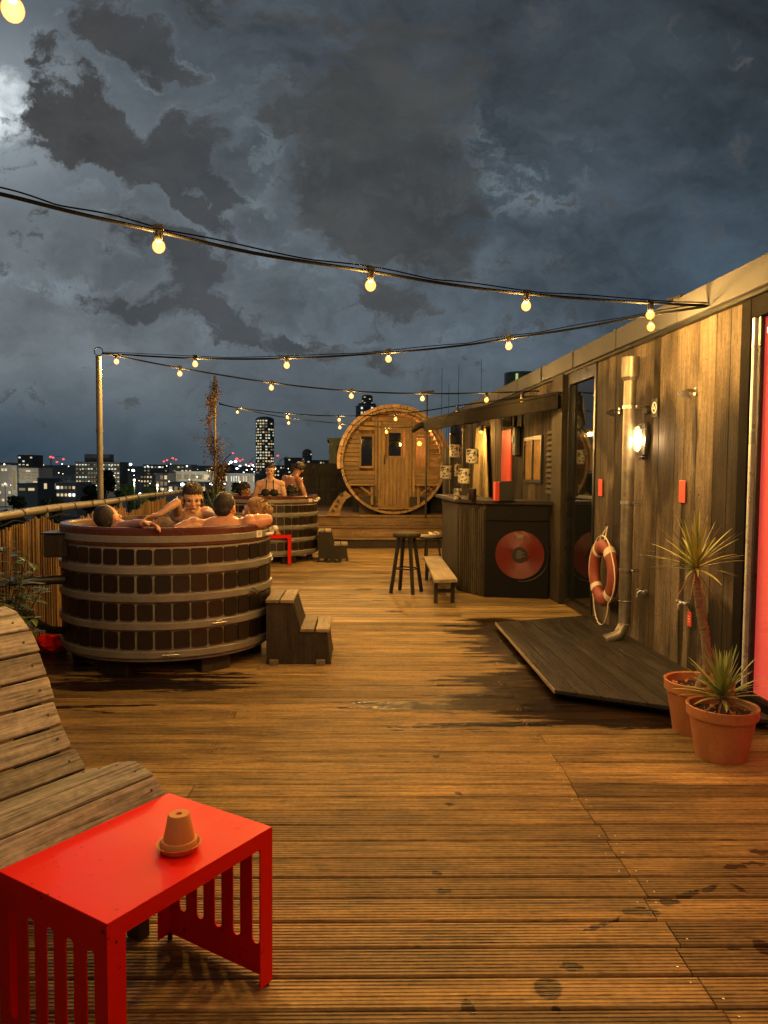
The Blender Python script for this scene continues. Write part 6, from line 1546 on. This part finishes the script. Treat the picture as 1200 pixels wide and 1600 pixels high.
        if kind != 'crop':
            rr = random.Random(int(hc.x*100)); q_ = MB()
            for k in range(70 if kind != 'short' else 30):
                a_ = rr.uniform(0, 6.28); e = rr.uniform(.15, 1.5); n_ = Vector((math.cos(a_)*math.cos(e), math.sin(a_)*math.cos(e)-.35, math.sin(e)))
                b0_ = (.088*n_.x, -.015+.098*n_.y, .045+.086*n_.z); 
                if b0_[1] > .07: continue
                L_ = rr.uniform(.010, .034) if kind != 'full' else rr.uniform(.01, .03); t_ = Vector((rr.uniform(-1, 1), rr.uniform(-1, .2), rr.uniform(-.7, .5)))
                pts = [h(b0_[0]+(n_.x*.35*j+t_.x*.6*j/2)*L_/2, b0_[1]+(n_.y*.35*j+t_.y*.6*j/2)*L_/2, b0_[2]+(n_.z*.35*j+t_.z*.35*j*j/2)*L_/2) for j in range(4)]
                q_.tube(pts, [.0035*s, .003*s, .0022*s, .0008*s], 5)
            bm = bmesh.new(); bm.from_mesh(ho.data); nv = [bm.verts.new(v-og) for v in q_.v]
            for f in q_.f:
                try: bm.faces.new([nv[i] for i in f]).smooth = True
                except ValueError: pass
            bm.to_mesh(ho.data); bm.free()
    return T
Z = Vector((0, 0, 1))
def rimpt(C_, px, z=1.06, r=None, near=True):
    rr_ = r or TR-.02; d = ray(px, 735); d.z = 0; d.normalize(); oc = Vector((C_.x, C_.y, 0)); b_ = d.dot(oc); k = b_*b_-oc.length_squared+rr_*rr_; k = math.sqrt(max(k, 0)); q_ = d*(b_-k if near else b_+k); q_.z = z; return q_
latd = Vector((math.cos(YAW), -math.sin(YAW), 0)); fwd = FH.copy()
# 1: man lying back at the near left, arm along the rim
rp = rimpt(C1, 172); hc = P(170, 811, 5.80); shR_ = P(187, 825, 5.72); hd_ = rimpt(C1, 222, 1.105)
person('man leaning back at the near left of the tub, his arm laid along the rim', hc, Vector((.42, .9, .42)), Vector((-.45, -.25, .75)), hc+Vector((.02, .05, -.10)), hc+Vector((-.10, .20, -.14)), shR_,
       (hc+Vector((.0, .38, -.35)), hc+Vector((.15, .45, -.4))), (shR_.lerp(hd_, .52)+Vector((0, .02, .005)), hd_+Vector((0, -.0, .012))), hc+Vector((.34, .42, -.62)), 'skin', .0048, hair=('crop', 'hairdark'),
       handR=((rimpt(C1, 244, 1.0)-rimpt(C1, 222, 1.0)).normalized()+Vector((0, -.25, -.1)), Vector((.15, -.35, -1)), .85, 1), arm_r=(.046, .039, .027))
# 2: broad-backed man seen from behind, both arms spread on the rim
hc = P(352, 793, 5.98); nk = hc+Vector((.01, -.01, -.125)); sl = P(303, 821, 5.90); sr = P(390, 817, 5.93)
el_ = P(274, 823, 5.74); wl_ = rimpt(C1, 258, 1.07)+Vector((0, .10, -.02)); er_ = P(417, 812, 6.0); wr_ = P(408, 812, 6.22)
person('shaven-headed broad-backed man seen from behind at the front rim of the near tub', hc, Vector((.28, 1, -.1)), Z, nk, sl, sr, (el_+Vector((0, .1, -.03)), el_+Vector((.05, .32, -.08))), (er_, wr_), (sl+sr)/2+Vector((.02, .14, -.50)), 'skin', .0055,
       hair=('crop', 'hairdark'), handR=(Vector((.0, .8, .1)), Vector((-1, 0, -.3)), .5), arm_r=(.060, .046, .03), chest=1.02, s=1.04)
# 3: woman facing the viewer, arm raised across
hc = P(301, 779, 6.45); nk = hc+Vector((0, .02, -.13)); sl = P(277, 804, 6.50); sr = P(322, 803, 6.5)
person('woman with tousled tied-up hair facing the viewer across the near tub', hc, Vector((.25, -1, -.22)), Z, nk, sr, sl, (P(338, 806, 6.2), P(344, 812, 5.98)), (P(276, 785, 6.22)+Vector((0, 0, .0)), P(250, 803, 6.12)), (sl+sr)/2+Vector((0, .05, -.48)), 'skin2', .0055,
       face=True, hair=('updo', 'hairbrown'), handR=(Vector((-1, -.1, -.35)), Vector((0, -.4, -1)), .6), handL=(Vector((.3, -.9, -.1)), Vector((0, 0, -1)), .5), arm_r=(.040, .034, .023), chest=.95, bust=0)
# 4: woman at the right, head laid back, bun
hc = P(397, 801, 6.28); nk = hc+Vector((-.04, .06, -.10)); sl = P(372, 826, 6.5); sr = P(404, 832, 6.62)
person('fair-haired woman with a bun leaning back behind the broad-backed man', hc, Vector((-.75, .45, .30)), Vector((.3, -.1, 1)), nk, sl, sr, None, None, nk+Vector((-.15, .25, -.55)), 'skin2', .0075, hair=('updo', 'hairblond'), arm_r=(.04, .034, .023), chest=.8)
# far tub
hc = P(383, 766, 12.75); nk = hc+Vector((-.02, .03, -.13))
person('dark curly-haired bather low in the far tub at its left side', hc, Vector((.9, -.5, 0)), Z, nk, nk+Vector((-.05, .16, -.08)), nk+Vector((.02, -.16, -.08)), (nk+Vector((0, .2, -.35)), nk+Vector((.2, .2, -.4))), (nk+Vector((.08, -.26, -.14)), rimpt(C2, 388, 1.06)), nk+Vector((.1, .1, -.60)), 'skin3', .009, face=True, hair=('full', 'hairdark'))
hc = P(422, 735, 13.0); nk = hc+Vector((0, .02, -.135)); sl = nk+Vector((-.19, .02, -.10)); sr = nk+Vector((.19, .02, -.10))
pw_ = person('pale woman in a black bikini top standing in the far tub', hc, Vector((.05, -1, -.1)), Z, nk, sr, sl, (sr+Vector((.07, -.03, -.28)), sr+Vector((.02, -.24, -.30))), (sl+Vector((-.09, .02, -.28)), sl+Vector((-.04, -.14, -.42))), (sl+sr)/2+Vector((0, .04, -.50)), 'skin2', .008, face=True, hair=('updo', 'hairdark'), bust=1, arm_r=(.052, .042, .026), chest=1.1)
ct = (sl+sr)/2+Vector((0, .0108, -.135)); mb = MB()
for x_ in (-1, 1):
    mb.ball(ct+Vector((.070*x_, -.088, -.005)), (.078, .064, .066), 16, 10); mb.tube([ct+Vector((.07*x_, -.13, .03)), ct+Vector((.06*x_, -.10, .10)), nk+Vector((.055*x_, -.045, -.03)), nk+Vector((.03*x_, .05, .01))], .010, 6)
mb.tube([ct+Vector((.21*math.cos(a), .01-.135*math.sin(a), -.035)) for a in [math.pi*2*k/24 for k in range(24)]], .009, 6, closed=True)
mb.build('bikini_top', M['swim'], pw_)
hc = P(467, 733, 13.25); nk = P(461, 744, 13.2); sl = nk+Vector((-.17, .06, -.05)); sr = nk+Vector((.08, -.14, -.08))
person('brown-skinned bather leaning sideways beside the woman in the far tub', hc, Vector((-.5, -.8, -.3)), Vector((.4, 0, .9)), nk, sl, sr, (sl+Vector((-.05, .0, -.26)), sl+Vector((-.02, -.12, -.40))), (sr+Vector((.1, -.05, -.25)), sr+Vector((.02, -.18, -.36))), nk+Vector((-.18, .05, -.58)), 'skin3', .009, face=True, hair=('short', 'hairdark'))
hc = P(456, 771, 12.36); nk = hc+Vector((0, .02, -.13))
person('dark-haired head seen from behind at the front rim of the far tub', hc, Vector((-.1, 1, 0)), Z, nk, nk+Vector((-.15, .06, -.10)), nk+Vector((.13, .08, -.10)), (nk+Vector((-.16, .28, -.3)), nk+Vector((-.1, .45, -.35))), (nk+Vector((.10, .30, -.3)), nk+Vector((.0, .45, -.35))), nk+Vector((0, .15, -.6)), 'skin3', .009, hair=('full', 'hairdark'))
# ------------------------------------------------------------------ render settings
S.view_settings.view_transform = 'Standard'; S.view_settings.look = 'None'; S.view_settings.exposure = 0; S.view_settings.gamma = 1
S.render.engine = 'CYCLES'; cy = S.cycles; cy.use_denoising = True
try: cy.denoiser = 'OPENIMAGEDENOISE'
except Exception: pass
cy.use_light_tree = True; cy.max_bounces = 6; cy.diffuse_bounces = 3; cy.glossy_bounces = 3; cy.transparent_max_bounces = 12; cy.sample_clamp_indirect = 4
cy.caustics_reflective = False; cy.caustics_refractive = False; cy.use_adaptive_sampling = True; cy.adaptive_threshold = .02
